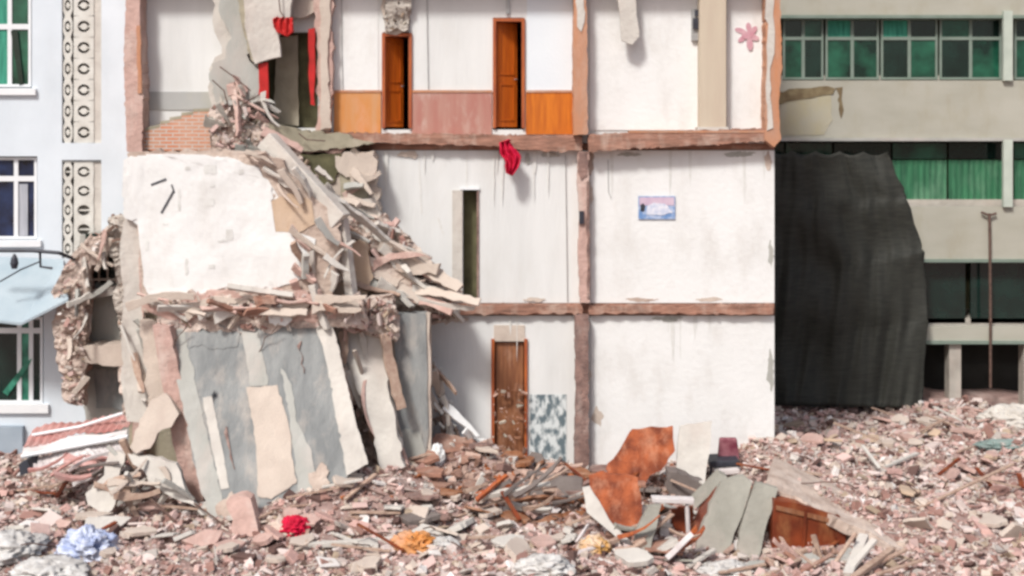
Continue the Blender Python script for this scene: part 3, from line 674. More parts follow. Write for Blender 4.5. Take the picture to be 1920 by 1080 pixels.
slab('broken_pier', [(286, 610), (318, 612), (345, 740), (372, 900), (390, 960), (352, 930), (326, 840), (312, 740)], YF-.5, 'pink_masonry', cb, d=.35, amp=4, step=10)
slab('broken_pier', [(262, 600), (312, 606), (320, 700), (318, 760), (280, 760), (268, 680)], YF-.1, 'beige_plaster', cb, d=.3, amp=4, step=10)

# wreckage between the fragment and the standing rooms
slab('wreck_backing', [(540, 286), (700, 282), (712, 400), (760, 450), (800, 520), (800, 600), (640, 610), (600, 440), (560, 340)], -.45, 'beige_plaster', cb, d=.4, amp=5, step=10)
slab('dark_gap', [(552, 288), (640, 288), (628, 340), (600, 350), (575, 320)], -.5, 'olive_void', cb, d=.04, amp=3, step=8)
slab('wreck_slab', [(628, 292), (700, 286), (706, 320), (690, 336), (660, 330), (634, 322)], -.65, 'beige_plaster', cb, d=.18, amp=4, step=8)
slab('wreck_cavity', [(636, 326), (690, 336), (690, 372), (640, 372)], -.6, 'olive_concrete', cb, d=.1, amp=4, step=8)
slab('wreck_slab', [(628, 372), (700, 372), (716, 404), (690, 408), (640, 392)], -.75, 'light_concrete', cb, d=.2, amp=3, step=8)
slab('wreck_slab', [(560, 350), (600, 372), (640, 420), (650, 500), (620, 560), (580, 520), (590, 440)], -1.6, 'beige_plaster', cb, d=.4, amp=4, step=9)
slab('wreck_slab', [(600, 470), (680, 450), (700, 520), (680, 600), (620, 600)], -1.3, 'tan_render', cb, d=.4, amp=5, step=9)
crumble('broken_masonry', [(640, 400), (720, 400), (780, 470), (850, 540), (850, 600), (700, 610), (640, 520)], -1.1, -.5, 140, .08, .42, cb, None, 2.2, seed=11)
crumble('broken_masonry', [(510, 290), (560, 290), (640, 400), (640, 440), (560, 370)], -1.6, -1.2, 90, .07, .3, cb, None, 1.5, seed=12)
crumble('broken_masonry', [(620, 560), (740, 560), (745, 640), (640, 620)], -1.9, -1.4, 110, .06, .3, cb, None, 1.5, seed=13)
# legs of the ruined stair below
slab('leaning_pier', [(618, 596), (706, 590), (722, 700), (742, 800), (762, 880), (718, 890), (696, 800), (660, 700), (636, 650)], lambda a, b: -1.5-.8*(b-590)/300, 'light_concrete', cb, d=.3, amp=4, step=10)
slab('leaning_pier_face', [(706, 600), (738, 592), (745, 880), (722, 800), (712, 700)], -1.35, 'beige_plaster', cb, d=.3, amp=3, step=9)
slab('grey_pier', [(738, 590), (798, 588), (800, 700), (802, 880), (744, 892), (742, 740)], -1.45, 'grey_plaster', cb, d=.35, amp=1.5, step=12)
slab('grey_pier_edge', [(798, 588), (806, 590), (808, 880), (802, 880)], -1.42, 'beige_plaster', cb, d=.3, amp=1.5)
slab('grey_pier_patch', [(742, 800), (790, 812), (801, 860), (801, 888), (746, 892)], -1.48, 'pale_grey_plaster', cb, d=.03, amp=4, step=8)
crumble('broken_masonry', [(800, 600), (830, 700), (860, 800), (930, 860), (860, 880), (806, 850)], -.9, -.2, 70, .06, .3, cb, [((.7, .7, .66), 3), ((.5, .45, .4), 2), ((.2, .15, .12), 2)], 1.8, seed=14, crust=None)
crumble('broken_masonry', [(640, 720), (700, 800), (720, 885), (660, 890)], -1.2, -.8, 60, .06, .3, cb, None, 1, seed=15)
crumble('broken_masonry', [(926, 730), (985, 720), (988, 890), (920, 890)], -.35, -.05, 60, .05, .25, cb, [((.3, .14, .08), 3), ((.5, .32, .25), 2), ((.5, .44, .36), 1)], 1.5, seed=16, crust=None)
# posters torn on the lower wall
part(994, 740, 1062, 890, -.012, .009, 'torn_poster', 'poster_scraps')

# left annex seen between the two buildings
ax = empty('stair_annex', (-8.2, 1.2, 0), 'narrow beige annex torn open between the pale block and the ruin', 'building')
slab('wall', [(150, 440), (262, 420), (262, 910), (170, 910), (152, 700), (148, 560)], 1.25, 'pale_grey_plaster', ax, d=.2, amp=3, step=12)
part(160, 438, 236, 530, 1.15, .06, 'window', 'glass_dark', ax)
mb = MB()
for x in (168, 184, 200, 216, 230): mb.pbox(x, 438, x+3, 530, 1.08, .04)
for y in (455, 492, 522): mb.pbox(160, y, 236, y+4, 1.055, .02)
mb.build('window_grille', 'beige_plaster', ax)
slab('floor_slab', [(140, 650), (240, 645), (248, 690), (200, 686), (150, 676)], .55, 'beige_plaster', ax, d=.6, amp=2, step=9)
slab('recess', [(176, 692), (244, 694), (244, 770), (180, 766)], 1.2, 'grey_plaster', ax, d=.04, amp=2)
slab('lintel', [(150, 545), (240, 535), (240, 550), (150, 562)], 1.0, 'light_concrete', ax, d=.2, amp=2)
slab('torn_edge', [(120, 500), (150, 470), (200, 430), (212, 440), (180, 470), (160, 520), (156, 600), (150, 640), (158, 700), (135, 745), (118, 690), (104, 600)], .7, 'pink_masonry', ax, d=.5, amp=5, step=9)
crumble('broken_masonry', [(104, 560), (130, 480), (200, 425), (215, 440), (165, 520), (156, 640), (160, 760), (120, 750)], .4, .75, 120, .06, .3, ax, None, 1.4, seed=21)
crumble('broken_masonry', [(205, 410), (240, 400), (250, 640), (228, 640)], .2, .6, 60, .06, .25, ax, [((.2, .13, .1), 3), ((.5, .4, .34), 2)], 1.4, seed=22)
crumble('broken_masonry', [(222, 690), (290, 650), (300, 780), (240, 780)], -1.8, -1.2, 70, .06, .28, ax, None, 1.4, seed=23)

strips([(396, 120), (470, 160), (540, 250), (520, 300), (400, 290)], -.85, -.5, 22, .35, 1.1, 35, 25, ['light_concrete', 'pale_grey_plaster', 'pink_masonry', 'concrete'], cb, 41)
strips([(600, 290), (690, 400), (780, 470), (840, 580), (700, 600), (630, 470)], -1.4, -.55, 28, .8, 2.1, 32, 14, PALE, cb, 42, .07, .24)
strips([(560, 300), (700, 290), (700, 400), (620, 400)], -.95, -.6, 9, .3, .8, 20, 30, PALE, cb, 43)
strips([(270, 555), (400, 548), (560, 550), (680, 565), (680, 600), (400, 585), (290, 592)], YF-.45, YF-.15, 26, .4, 1.2, 0, 16, ['pink_masonry', 'beige_plaster', 'light_concrete', 'beige_plaster', 'slab_edge'], cb, 44)
strips([(610, 590), (740, 590), (760, 850), (690, 860)], -2.0, -1.5, 14, .5, 1.6, 72, 10, PALE, cb, 45)
strips([(800, 600), (830, 700), (900, 860), (806, 860)], -.9, -.2, 12, .3, .9, 60, 18, ['light_concrete', 'white_plaster', 'timber', 'beige_plaster'], cb, 46)
strips([(106, 560), (150, 470), (210, 430), (160, 620), (150, 750), (118, 720)], .2, .45, 16, .25, .8, 95, 25, PALE, ax, 47, .04, .14)
strips([(225, 600), (290, 600), (330, 800), (260, 790)], -2.2, -1.9, 10, .3, .9, 75, 18, PALE, cb, 48, .04, .14)
# fallen concrete beam lying diagonally across the wreck
mb = MB()
def beam(p0, p1, w_, h_, up=Vector((0, 0, 1)), nseg=1):
    d = (p1-p0).normalized(); s_ = d.cross(up).normalized(); u = s_.cross(d)
    vs = [p+s_*a*w_/2+u*b*h_/2 for p in (p0, p1) for a, b in ((-1, -1), (1, -1), (1, 1), (-1, 1))]
    return vs, [(0, 1, 2, 3), (7, 6, 5, 4), (0, 4, 5, 1), (1, 5, 6, 2), (2, 6, 7, 3), (3, 7, 4, 0)]
mb.add(*beam(P(500, 262, -1.5), P(640, 415, -1.9), .3, .34))
o = mb.build('concrete_beam', 'light_concrete', bevel=.02); tag(o, 'pale grey beam fallen diagonally beside the white wall fragment', 'beam')
mb = MB(); mb.add(*beam(P(642, 410, -1.8), P(660, 560, -1.9), .16, .16))
tag(mb.build('concrete_beam', 'light_concrete', bevel=.01), 'thin pale post standing below the diagonal fallen beam', 'beam')

# ---------------------------------------------------------------- things hung on the ruin
o = empty('wall_poster', P(1231, 410, -.06), 'small pink and blue picture sign on the white wall', 'sign')
part(1197, 368, 1266, 411, -.05, .02, 'board', 'poster_blue', o)
part(1199, 370, 1264, 385, -.056, .004, 'pink_band', 'poster_pink', o)
slab('white_area', [(1214, 386), (1226, 380), (1250, 384), (1262, 398), (1240, 404), (1212, 402)], -.058, 'poster_white', o, d=.004, amp=1.5, step=6)
slab('dark_figure', [(1201, 384), (1206, 381), (1210, 386), (1208, 396), (1201, 396)], -.06, 'metal_dark', o, d=.004, amp=.5, step=5)
def petals():
    mb = MB()
    for pk, (cx, cy, l, an, w_) in enumerate(((1389, 58, 24, 20, 10), (1393, 72, 22, -35, 10), (1404, 51, 18, 80, 10), (1412, 58, 22, 130, 11), (1413, 70, 22, 200, 11), (1406, 82, 26, 265, 12), (1401, 66, 20, 0, 15))):
        c, s_ = math.cos(R(an)), math.sin(R(an)); pts = []
        for k in range(10):
            t = 2*math.pi*k/10; x, y = math.cos(t)*l/2, math.sin(t)*w_/2
            pts.append(P(cx+x*c-y*s_, cy+x*s_+y*c, -.034-.0031*(pk)))
        mb.prism(pts, (0, .0105+.0004*(l % 5)+.0031*(pk), 0))
    return mb.build('paper_ornament', 'paper_pink')
tag(petals(), 'pink cut paper flower ornament stuck on the white upper wall', 'wall ornament')
o = empty('cable_bracket', P(1301, 75, -.1), 'dark metal bracket fixed beside the beige pillar at the top', 'bracket')
part(1297, 18, 1311, 76, -.10, .08, 'plate', 'metal_grey', o); part(1300, 34, 1310, 54, -.16, .058, 'clamp', 'metal_dark', o); part(1303, 18, 1311, 30, -.14, .038, 'hook', 'metal_dark', o)
o = slab('hanging_panel', [(1152, -80), (1184, -80), (1199, 68), (1185, 84), (1166, 76)], -.35, 'light_concrete', None, d=.08, amp=1, step=12)
tag(o, 'grey strip of ceiling board hanging down in the white room', 'ceiling board')
def cloth(name, pts, Y, m, label, fold=.06, seed=0):
    """draped cloth: rows of points sewn into a folded sheet with thickness"""
    x0 = min(p[0] for p in pts); x1 = max(p[0] for p in pts); y0 = min(p[1] for p in pts); y1 = max(p[1] for p in pts)
    n = 14; mb = MB(); idx = {}; vs = []
    for j in range(n+1):
        y = y0+(y1-y0)*(j+.01)/(n+.02)
        ins = [x0+(x1-x0)*k/60 for k in range(61) if inpoly(x0+(x1-x0)*k/60, y, pts)] or [(x0+x1)/2]
        a, b_ = ins[0], ins[-1]
        for q in range(n+1):
            x = a+(b_-a)*q/n
            vs.append(P(x, y, Y+fold*math.sin(q*1.3+seed+j*.25)+fold*noise.noise(Vector((q*.4, j*.4, seed)))))
    mb.add(vs, [(j*(n+1)+q, (j+1)*(n+1)+q, (j+1)*(n+1)+q+1, j*(n+1)+q+1) for j in range(n) for q in range(n)])
    o = mb.build(name, m, smooth=True); so = o.modifiers.new('s', 'SOLIDIFY'); so.thickness = .02
    return tag(o, label, 'cloth')
cloth('red_cloth', [(936, 266), (955, 262), (964, 278), (976, 292), (972, 312), (960, 328), (950, 326), (946, 300), (936, 288)], -.38, 'red_cloth', 'crimson cloth hanging over the floor edge below the orange door', seed=2)
cloth('red_lantern', [(512, 36), (520, 33), (548, 33), (552, 60), (540, 68), (520, 62), (514, 50)], -.72, 'red_paint', 'red cloth banner hanging above the olive stair doorway', .03, seed=5)
bpy.data.objects['red_lantern'].name = 'red_banner'

# ---------------------------------------------------------------- loose wreckage in the foreground
def gpt(px, py, lift=0.0):
    """point where the photo pixel meets the rubble surface"""
    d = (P(px, py, 0)-Vector((0, CAMY, CAMZ)))
    t = .5
    while t < 2.2:
        q = Vector((0, CAMY, CAMZ))+d*t
        if q.z <= H(q.x, q.y): break
        t += .002
    return q+Vector((0, 0, lift))
def gy(px, py): return gpt(px, py).y

# fallen awning roof at the left
o = empty('fallen_roof', gpt(150, 870), 'crumpled red and white corrugated roof sheets fallen by the pale block', 'roof sheet')
def corr(pts4, m, name, n=26, amp=.03, par=None):
    a, b, c, d = pts4; mb = MB(); vs = []; rows = 6
    for j in range(rows+1):
        for i in range(n+1):
            u = i/n; v = j/rows; p = a*(1-u)*(1-v)+b*u*(1-v)+c*u*v+d*(1-u)*v
            p = p+Vector((0, 0, amp*(1 if i % 2 else -1)*.5+.07*noise.noise(Vector((u*3, v*3, len(name))))))
            vs.append(p)
    mb.add(vs, [(j*(n+1)+i, (j+1)*(n+1)+i, (j+1)*(n+1)+i+1, j*(n+1)+i+1) for j in range(rows) for i in range(n)])
    ob = mb.build(name, m, par); so = ob.modifiers.new('s', 'SOLIDIFY'); so.thickness = .015; return ob
corr((P(45, 838, -1.9), P(240, 800, -1.6), P(262, 770, -.7), P(62, 806, -.9)), 'sheet_red', 'red_sheet', par=o)
corr((P(42, 853, -2.0), P(235, 818, -1.8), P(240, 806, -1.6), P(44, 838, -1.85)), 'sheet_white', 'white_sheet', n=8, amp=.01, par=o)
corr((P(58, 880, -2.2), P(240, 850, -2.0), P(240, 824, -1.7), P(50, 858, -1.8)), 'sheet_white', 'lower_sheet', amp=.02, par=o)
corr((P(180, 862, -2.4), P(250, 895, -2.6), P(245, 850, -2.1), P(160, 842, -2.0)), 'sheet_white', 'bent_sheet', amp=.02, n=12, par=o)
mb = MB(); mb.tube([P(240, 772, -1.3), P(150, 800, -1.3), P(60, 816, -1.4)], .03); mb.tube([P(40, 856, -2.02), P(240, 818, -1.82)], .035); mb.build('edge_tube', 'frame_white', o)
corr((P(120, 868, -2.2), P(250, 905, -2.7), P(246, 890, -2.4), P(120, 850, -2.0)), 'sheet_red', 'red_underside', amp=.02, n=12, par=o)
mb = MB(); mb.prism([P(35, 870, -2.3), P(50, 862, -2.3), P(60, 885, -2.3), P(38, 892, -2.3)], (0, .5, 0)); mb.build('roof_bracket', 'metal_dark', o)

def loose(name, pts, Y, m, label, cat, d=.12, amp=2, step=12, bevel=0, group=None, lean=.0035, at=None):
    yb = max(p[1] for p in pts); xb = sum(p[0] for p in pts if p[1] > yb-25)/len([p for p in pts if p[1] > yb-25]); g = gy(xb, yb-6) if at is None else at
    Y = lambda a, b, g=g: g+lean*(yb-b)
    o = slab(name, pts, Y, m, None, d=d, amp=amp, step=step, bevel=bevel)
    return tag(o, label, cat, group)
loose('concrete_slab', [(312, 736), (336, 776), (322, 800), (296, 812), (282, 840), (256, 850), (244, 838), (262, 786), (282, 752)], lambda a, b: -2.5-(b-740)*.004, 'beige_plaster', 'pointed beige slab leaning against the left thin pier', 'slab', .15, 3, at=-2.95)
loose('concrete_slab', [(204, 848), (236, 850), (222, 900), (216, 945), (196, 965), (165, 945), (160, 925), (196, 890)], lambda a, b: -3.0-(b-850)*.003, 'light_concrete', 'pale bent slab standing beside the fallen roof sheets', 'slab', .12, 3, at=-3.2)
loose('concrete_slab', [(240, 850), (300, 858), (330, 870), (345, 910), (370, 950), (340, 940), (310, 925), (290, 912), (268, 880), (250, 870)], lambda a, b: -2.9-(b-850)*.003, 'light_concrete', 'pale cracked slab sliding down left of the pink pier', 'slab', .12, 4, at=-3.25)
loose('concrete_slab', [(424, 940), (446, 930), (470, 935), (482, 980), (486, 1010), (460, 1005), (440, 1015)], lambda a, b: -3.6-(b-930)*.003, 'pink_masonry', 'pinkish brick lump at the foot of the grey leaning wall', 'slab', .3, 4)
loose('grey_board', [(985, 905), (1040, 890), (1092, 896), (1090, 925), (1060, 940), (1010, 948), (980, 952), (975, 940)], lambda a, b: -1.5-(b-890)*.012, 'grey_board', 'dark brownish grey board lying before the lower wall', 'board', .05, 2)
loose('white_board', [(966, 925), (988, 915), (984, 935), (974, 950), (958, 946)], -2.3, 'sheet_white', 'small white board propped beside the dark grey board', 'board', .04, 1)
loose('white_board', [(990, 968), (1040, 950), (1052, 955), (1030, 975), (985, 982)], lambda a, b: -2.7-(b-950)*.01, 'sheet_white', 'white board lying flat below the dark grey board', 'board', .04, 1)
loose('rust_panel', [(1186, 806), (1262, 800), (1266, 846), (1240, 882), (1218, 892), (1196, 926), (1160, 930), (1120, 900), (1150, 862)], lambda a, b: -1.6-(b-800)*.006, 'rust_board', 'upper rusty orange panel leaning on the white wall', 'panel', .08, 3)
loose('rust_panel', [(1104, 893), (1128, 884), (1196, 896), (1204, 950), (1196, 1004), (1178, 1008), (1130, 968), (1108, 936)], lambda a, b: -2.4-(b-880)*.005, 'rust_board', 'lower rusty orange panel with a dark hole', 'panel', .08, 3)
loose('timber_plank', [(1160, 860), (1178, 826), (1198, 800), (1210, 802), (1186, 840), (1160, 880), (1145, 885)], -1.5, 'timber', 'weathered plank standing against the upper rusty panel', 'plank', .08, 1)
loose('timber_plank', [(1092, 915), (1106, 912), (1150, 985), (1185, 1020), (1180, 1032), (1130, 985), (1100, 960)], lambda a, b: -2.6-(b-910)*.006, 'light_concrete', 'pale strip sliding beside the lower rusty panel', 'plank', .06, 1.5)
o = slab('corrugated_board', [(1275, 800), (1335, 790), (1330, 850), (1322, 905), (1296, 900), (1268, 890), (1270, 840)], lambda a, b: -1.3-(b-800)*.004, 'light_concrete', None, d=.06, amp=1.5)
tag(o, 'pale ribbed board standing between rusty panel and maroon stool', 'board')
# maroon chair lying between the slabs
o = empty('chair', gpt(1360, 890), 'maroon upholstered chair lying among grey slabs', 'chair')
YC = gy(1360, 900)
MB().prism([P(a, b, YC+.25) for a, b in ((1350, 822), (1382, 822), (1388, 864), (1346, 866))], (0, .12, 0)).build('backrest', 'maroon', o, bevel=.03)
MB().prism([P(a, b, YC) for a, b in ((1330, 866), (1386, 864), (1388, 874), (1330, 878))], (0, .4, .05)).build('seat', 'metal_dark', o, bevel=.02)
MB().prism([P(a, b, YC-.05) for a, b in ((1338, 881), (1390, 877), (1388, 890), (1340, 893))], (0, .4, 0)).build('seat_cushion', 'sheet_white', o, bevel=.03)
for x in (1334, 1385):
    mb = MB(); mb.tube([P(x, 874, YC+.03), P(x-5, 912, YC+.03)], .022); mb.build('leg', 'metal_dark', o)
# white table
YT = gy(1260, 1010)
o = empty('table', gpt(1260, 1020), 'white painted table tipped in the rubble below the rusty panel', 'table')
MB().prism([P(a, b, YT-.15) for a, b in ((1222, 934), (1302, 937), (1301, 946), (1223, 943))], (0, .16, .01)).build('table_top', 'sheet_white', o, bevel=.01)
for pts in ([(1288, 945), (1292, 1034)], [(1232, 943), (1222, 1005)]):
    mb = MB(); mb.tube([P(a, b, YT-.08) for a, b in pts], .036, 8); mb.build('leg', 'sheet_white', o)
mb = MB(); mb.tube([P(1286, 940, YT+.3), P(1280, 1010, YT+.3)], .045, 8); mb.build('leg', 'light_concrete', o)
MB().prism([P(a, b, YT-.02) for a, b in ((1240, 972), (1258, 968), (1252, 1030), (1234, 1028))], (0, .08, 0)).build('apron', 'sheet_white', o, bevel=.01)
loose('concrete_slab', [(1216, 950), (1240, 948), (1232, 985), (1214, 1040), (1186, 1045), (1192, 1000)], 0, 'grey_slab', 'grey slab standing behind the white table', 'slab', .1, 2)
# grey slabs and beams
loose('concrete_slab', [(1352, 905), (1395, 892), (1410, 905), (1392, 965), (1376, 1000), (1360, 1050), (1300, 1045), (1312, 1000), (1335, 940)], 0, 'grey_slab', 'broad grey slab leaning in front of the maroon chair', 'slab', .12, 1.5)
loose('concrete_slab', [(1418, 905), (1458, 915), (1436, 985), (1420, 1055), (1376, 1052), (1390, 985), (1404, 940)], 0, 'grey_slab', 'long beige grey slab beside the brown cabinet', 'slab', .12, 1.5)
loose('concrete_slab', [(1364, 895), (1300, 960), (1294, 965), (1290, 950), (1350, 888)], 0, 'grey_slab', 'thin grey ledge sloping down to the white table', 'slab', .3, 1)
loose('timber_plank', [(1294, 985), (1330, 935), (1345, 915), (1340, 950), (1300, 1025), (1290, 1030)], -2.35, 'cabinet_wood', 'dark reddish wood under the thin grey ledge', 'plank', .1, 2)
# brown cabinet under a slab
YK = -3.95
o = empty('cabinet', gpt(1510, 1050), 'reddish brown wooden cabinet crushed under the sloping slab', 'cabinet')
slab('front', [(1452, 938), (1500, 945), (1575, 968), (1570, 1030), (1560, 1062), (1500, 1048), (1446, 1030)], YK, 'cabinet_wood', o, d=.5, amp=1.5, wob=False)
slab('side', [(1574, 972), (1588, 980), (1584, 1060), (1562, 1085), (1560, 1055)], YK-.05, 'door_frame', o, d=.5, amp=1, wob=False)
slab('rail', [(1455, 948), (1573, 976), (1572, 984), (1455, 956)], YK-.03, 'brown_door', o, d=.028, amp=.5, wob=False); o.children[-1].data.materials[0] = M['cabinet_wood']
MB().prism([P(a, b, YK-.04) for a, b in ((1508, 960), (1514, 961), (1508, 1044), (1502, 1043))], (0, .035, 0)).build('stile', 'cabinet_wood', o)
# sloping floor slab over the cabinet
mb = MB(); A = P(1436, 908, -3.5); B = P(1694, 1030, -4.5); n = 26; vs = []
for j in range(5):
    for i in range(n+1):
        t = i/n; q = A.lerp(B, t)+Vector((.12*j, .42*j, .03*j-.02*j*j*.3)); q.y += (.05*noise.noise(Vector((t*9, j, 2)))+.03*math.sin(i*2.3)) if j == 0 else 0
        q.z += .05*noise.noise(Vector((t*6, j*.8, 4))); vs.append(q)
mb.add(vs, [(j*(n+1)+i, j*(n+1)+i+1, (j+1)*(n+1)+i+1, (j+1)*(n+1)+i) for j in range(4) for i in range(n)])
o = mb.build('concrete_slab', 'torn_render'); so = o.modifiers.new('s', 'SOLIDIFY'); so.thickness = .17; so.offset = -1
tag(o, 'long slab sloping down to the right over the cabinet', 'slab')
pl = [((1455, 1062), (1512, 1030), 'timber', 'short pink plank in front of the cabinet', -4.2, .09), ((1590, 1085), (1620, 1005), 'light_concrete', 'pale post leaning under the slab edge', -3.9, .14),
      ((1600, 1090), (1672, 1030), 'timber', 'grey brown plank leaning right of the cabinet', -4.1, .10), ((1470, 1000), (1490, 1012), 'sheet_white', 'little white stick before the cabinet', -3.4, .06),
      ((1440, 1085), (1500, 1050), 'timber', 'pink plank at the bottom edge below the cabinet', -4.4, .08), ((1000, 975), (1080, 930), 'timber', 'dark plank below the grey board', -2.9, .06),
      ((830, 985), (960, 930), 'timber', 'long thin plank sloping in front of the heap', -2.9, .05), ((1290, 1068), (1340, 1030), 'light_concrete', 'pale stick before the broad grey slab', -4.2, .08),
      ((0, 930), (140, 905), 'timber', 'thin plank lying left below the fallen roof', -3.2, .05), ((560, 1030), (760, 1010), 'light_concrete', 'long pale beam lying at the bottom centre', -4.5, .12),
      ((250, 905), (330, 985), 'rebar', 'dark bar lying across the left rubble', -3.7, .035), ((345, 930), (420, 990), 'rebar', 'dark bar at the foot of the leaning wall', -3.8, .03),
      ((1720, 960), (1900, 870), 'timber', 'long pinkish plank on the right rubble field', -1.8, .06), ((1660, 880), (1720, 850), 'light_concrete', 'pale plank on the right rubble field', .4, .08),
      ((1100, 1040), (1160, 1010), 'timber', 'orange brown plank near the yellow wrapping', -4.2, .09), ((660, 905), (720, 935), 'rebar', 'dark pipe below the leaning pier', -2.6, .04)]
for (a, b, m_, lab, Y, t) in pl:
    mb = MB(); lo, hi = (a, b) if a[1] > b[1] else (b, a); mb.add(*beam(gpt(lo[0], lo[1], .05), P(hi[0], hi[1], gy(*lo)+min(.9, .5*(gy(*hi)-gy(*lo)))), t, t*.6)); o = mb.build('plank' if m_ != 'rebar' else 'metal_bar', m_, bevel=.006)
    tag(o, lab, 'plank' if m_ != 'rebar' else 'metal bar')

# bags, sacks, wraps: lumpy closed forms
def lump(name, c, size, m, label, cat, seed, amp=.35, rot=0, fold=2.2):
    cr = .09 if name in ('sack', 'white_bundle') else .3
    mb = MB(); nu, nv = 90, 46; vs = []
    for j in range(nv+1):
        th = math.pi*j/nv
        for i in range(nu):
            ph = 2*math.pi*i/nu; d = Vector((math.sin(th)*math.cos(ph), math.sin(th)*math.sin(ph), math.cos(th)))
            k = .9+amp*.7*noise.noise(d*fold+Vector((seed*3.3, 0, 0)))+amp*.55*(1-2.4*abs(noise.noise(d*fold*1.7+Vector((0, seed, 0)))))+amp*cr*(1-2.4*abs(noise.noise(d*fold*4.1+Vector((0, 0, seed)))))
            v = Vector((d.x*size[0]*k, d.y*size[1]*k, d.z*size[2]*k)); v.z = max(v.z, -size[2]*.6)
            v = Matrix.Rotation(rot, 3, 'Z') @ v
            vs.append(v+c+Vector((0, 0, size[2]*.45)))
    mb.add(vs, [(j*nu+i, (j+1)*nu+i, (j+1)*nu+(i+1) % nu, j*nu+(i+1) % nu) for j in range(nv) for i in range(nu)])
    o = mb.build(name, m, smooth=True); return tag(o, label, cat)
lump('red_cloth', gpt(553, 1000), (.20, .16, .17), 'red_cloth', 'crimson crumpled cloth lying on the pink rubble', 'cloth', 3, .5)
lump('plastic_bag', gpt(162, 1045), (.36, .26, .26), 'blue_bag', 'blue and white plastic bag on the left rubble', 'bag', 5, .5)
lump('sack', gpt(20, 1040), (.5, .45, .22), 'sack', 'big white sack at the bottom left corner', 'sack', 7, .35, .3)
lump('sack', gpt(95, 1085), (.55, .4, .18), 'sack', 'white sheeting heap right of the corner sack', 'sack', 9, .4, -.4)
lump('sack', gpt(1020, 1072), (.38, .25, .15), 'sack', 'white sack at the bottom centre', 'sack', 11, .4)
lump('sack', gpt(1360, 1078), (.42, .28, .13), 'sack', 'white sheeting at the foot of the grey slabs', 'sack', 13, .4)
lump('sack', gpt(830, 1030), (.24, .2, .12), 'sack', 'small pale sack left of the bottom centre', 'sack', 15, .4)
lump('wrapping', gpt(1115, 1035), (.22, .2, .14), 'yellow_wrap', 'yellow orange wrapping below the pale strip', 'wrapping', 17, .5)
lump('wrapping', gpt(775, 1030), (.30, .2, .16), 'faded_orange_panel', 'orange wrapping beside the long pale beam', 'wrapping', 18, .5)
lump('white_bundle', gpt(1900, 800), (.7, .45, .34), 'light_concrete', 'big pale bundle on the rubble at the right edge', 'bundle', 19, .3)
lump('net_bundle', gpt(1880, 840), (.45, .25, .1), 'teal_net', 'teal netting in front of the pale bundle', 'netting', 21, .5)
lump('white_bundle', gpt(820, 868), (.12, .12, .22), 'white_plaster', 'white lump beside the grey pier foot', 'bundle', 23, .4)
lump('white_bundle', gpt(300, 690), (.1, .1, .1), 'white_plaster', 'x', 'bundle', 24, .4) if False else None

# ---------------------------------------------------------------- the rubble
def rubble(n, seed, region, smin, smax, name, dens=None):
    r = random.Random(seed); mb = MB(); k = 0
    x0, x1, y0, y1 = region
    while k < n:
        x = r.uniform(x0, x1); y = r.uniform(y0, y1)
        if y > .0 and -8.0 < x < 5.0: continue
        s = smin*(smax/smin)**(r.random()**2.2)
        z = H(x, y)+s*r.uniform(-.05, .35)
        t = r.random()
        if t < .45: size = (s*r.uniform(1, 1.8), s*r.uniform(.7, 1.2), s*r.uniform(.2, .5))
        elif t < .85: size = (s, s*r.uniform(.5, .9), s*r.uniform(.5, .8))
        else: size = (s*2.4, s*.25, s*.2)
        warm = math.exp(-((x-1.0)**2/5+(y+1.8)**2/3))
        pal = None
        if r.random() < warm*1.25: pal = [((.26, .15, .11), 4), ((.14, .09, .07), 3), ((.40, .28, .23), 3), ((.38, .13, .05), 1.2), ((.58, .54, .5), 1.2)]
        if name == 'rubble' and 4.0 < x < 6.0 and y < -3.35-(x-4.1)*.58+.1 and y > -4.4-(x-4.1)*.58 and s > .12: continue
        mb.hull((x, y, z), size, randrot(r, .8), pcol(r, 0, pal), r, .42); k += 1
    o = mb.build(name, 'rubble'); return o
tag(rubble(34000, 31, (-13, 13, -6.2, 8), .04, .22, 'rubble'), 'pinkish brick and plaster rubble covering the ground', 'rubble', kind='stuff')
tag(rubble(22000, 33, (-10, 10, -5.9, 1.0), .03, .11, 'small_debris'), 'fine crumbs of brick and mortar between the larger rubble', 'debris', kind='stuff')

# larger chunks one can pick out, each a thing of its own
zones = [('left rubble below the fallen roof', (-9, -3.6, -5.2, -2.6), 34, 'pink beige broken masonry chunk on the left rubble field', None),
         ('rubble below the leaning wall', (-3.6, -.2, -5.2, -2.9), 30, 'pinkish masonry chunk on the rubble below the leaning wall', None),
         ('rubble heap before the lower door', (-1.6, 1.8, -2.8, -.6), 40, 'dark brown chunk on the heap before the lower brown door', [((.34, .20, .15), 4), ((.20, .12, .10), 3), ((.48, .34, .28), 3), ((.58, .54, .5), 1)]),
         ('right rubble field', (5.2, 11.5, -4.4, 6.5), 60, 'pale pink broken masonry chunk on the right rubble field', None)]
for gi, (g, reg, n, lab, pal) in enumerate(zones):
    r = random.Random(90+gi)
    for k in range(n):
        x = r.uniform(reg[0], reg[1]); y = r.uniform(reg[2], reg[3]); s = r.uniform(.18, .38)
        mb = MB(); mb.hull((x, y, H(x, y)+s*.12), (s*r.uniform(1, 1.7), s*r.uniform(.6, 1), s*r.uniform(.25, .55)), randrot(r, .7), pcol(r, 0, pal), r, .35)
        tag(mb.build('masonry_chunk', 'rubble', bevel=.012), lab, 'rubble chunk', g)

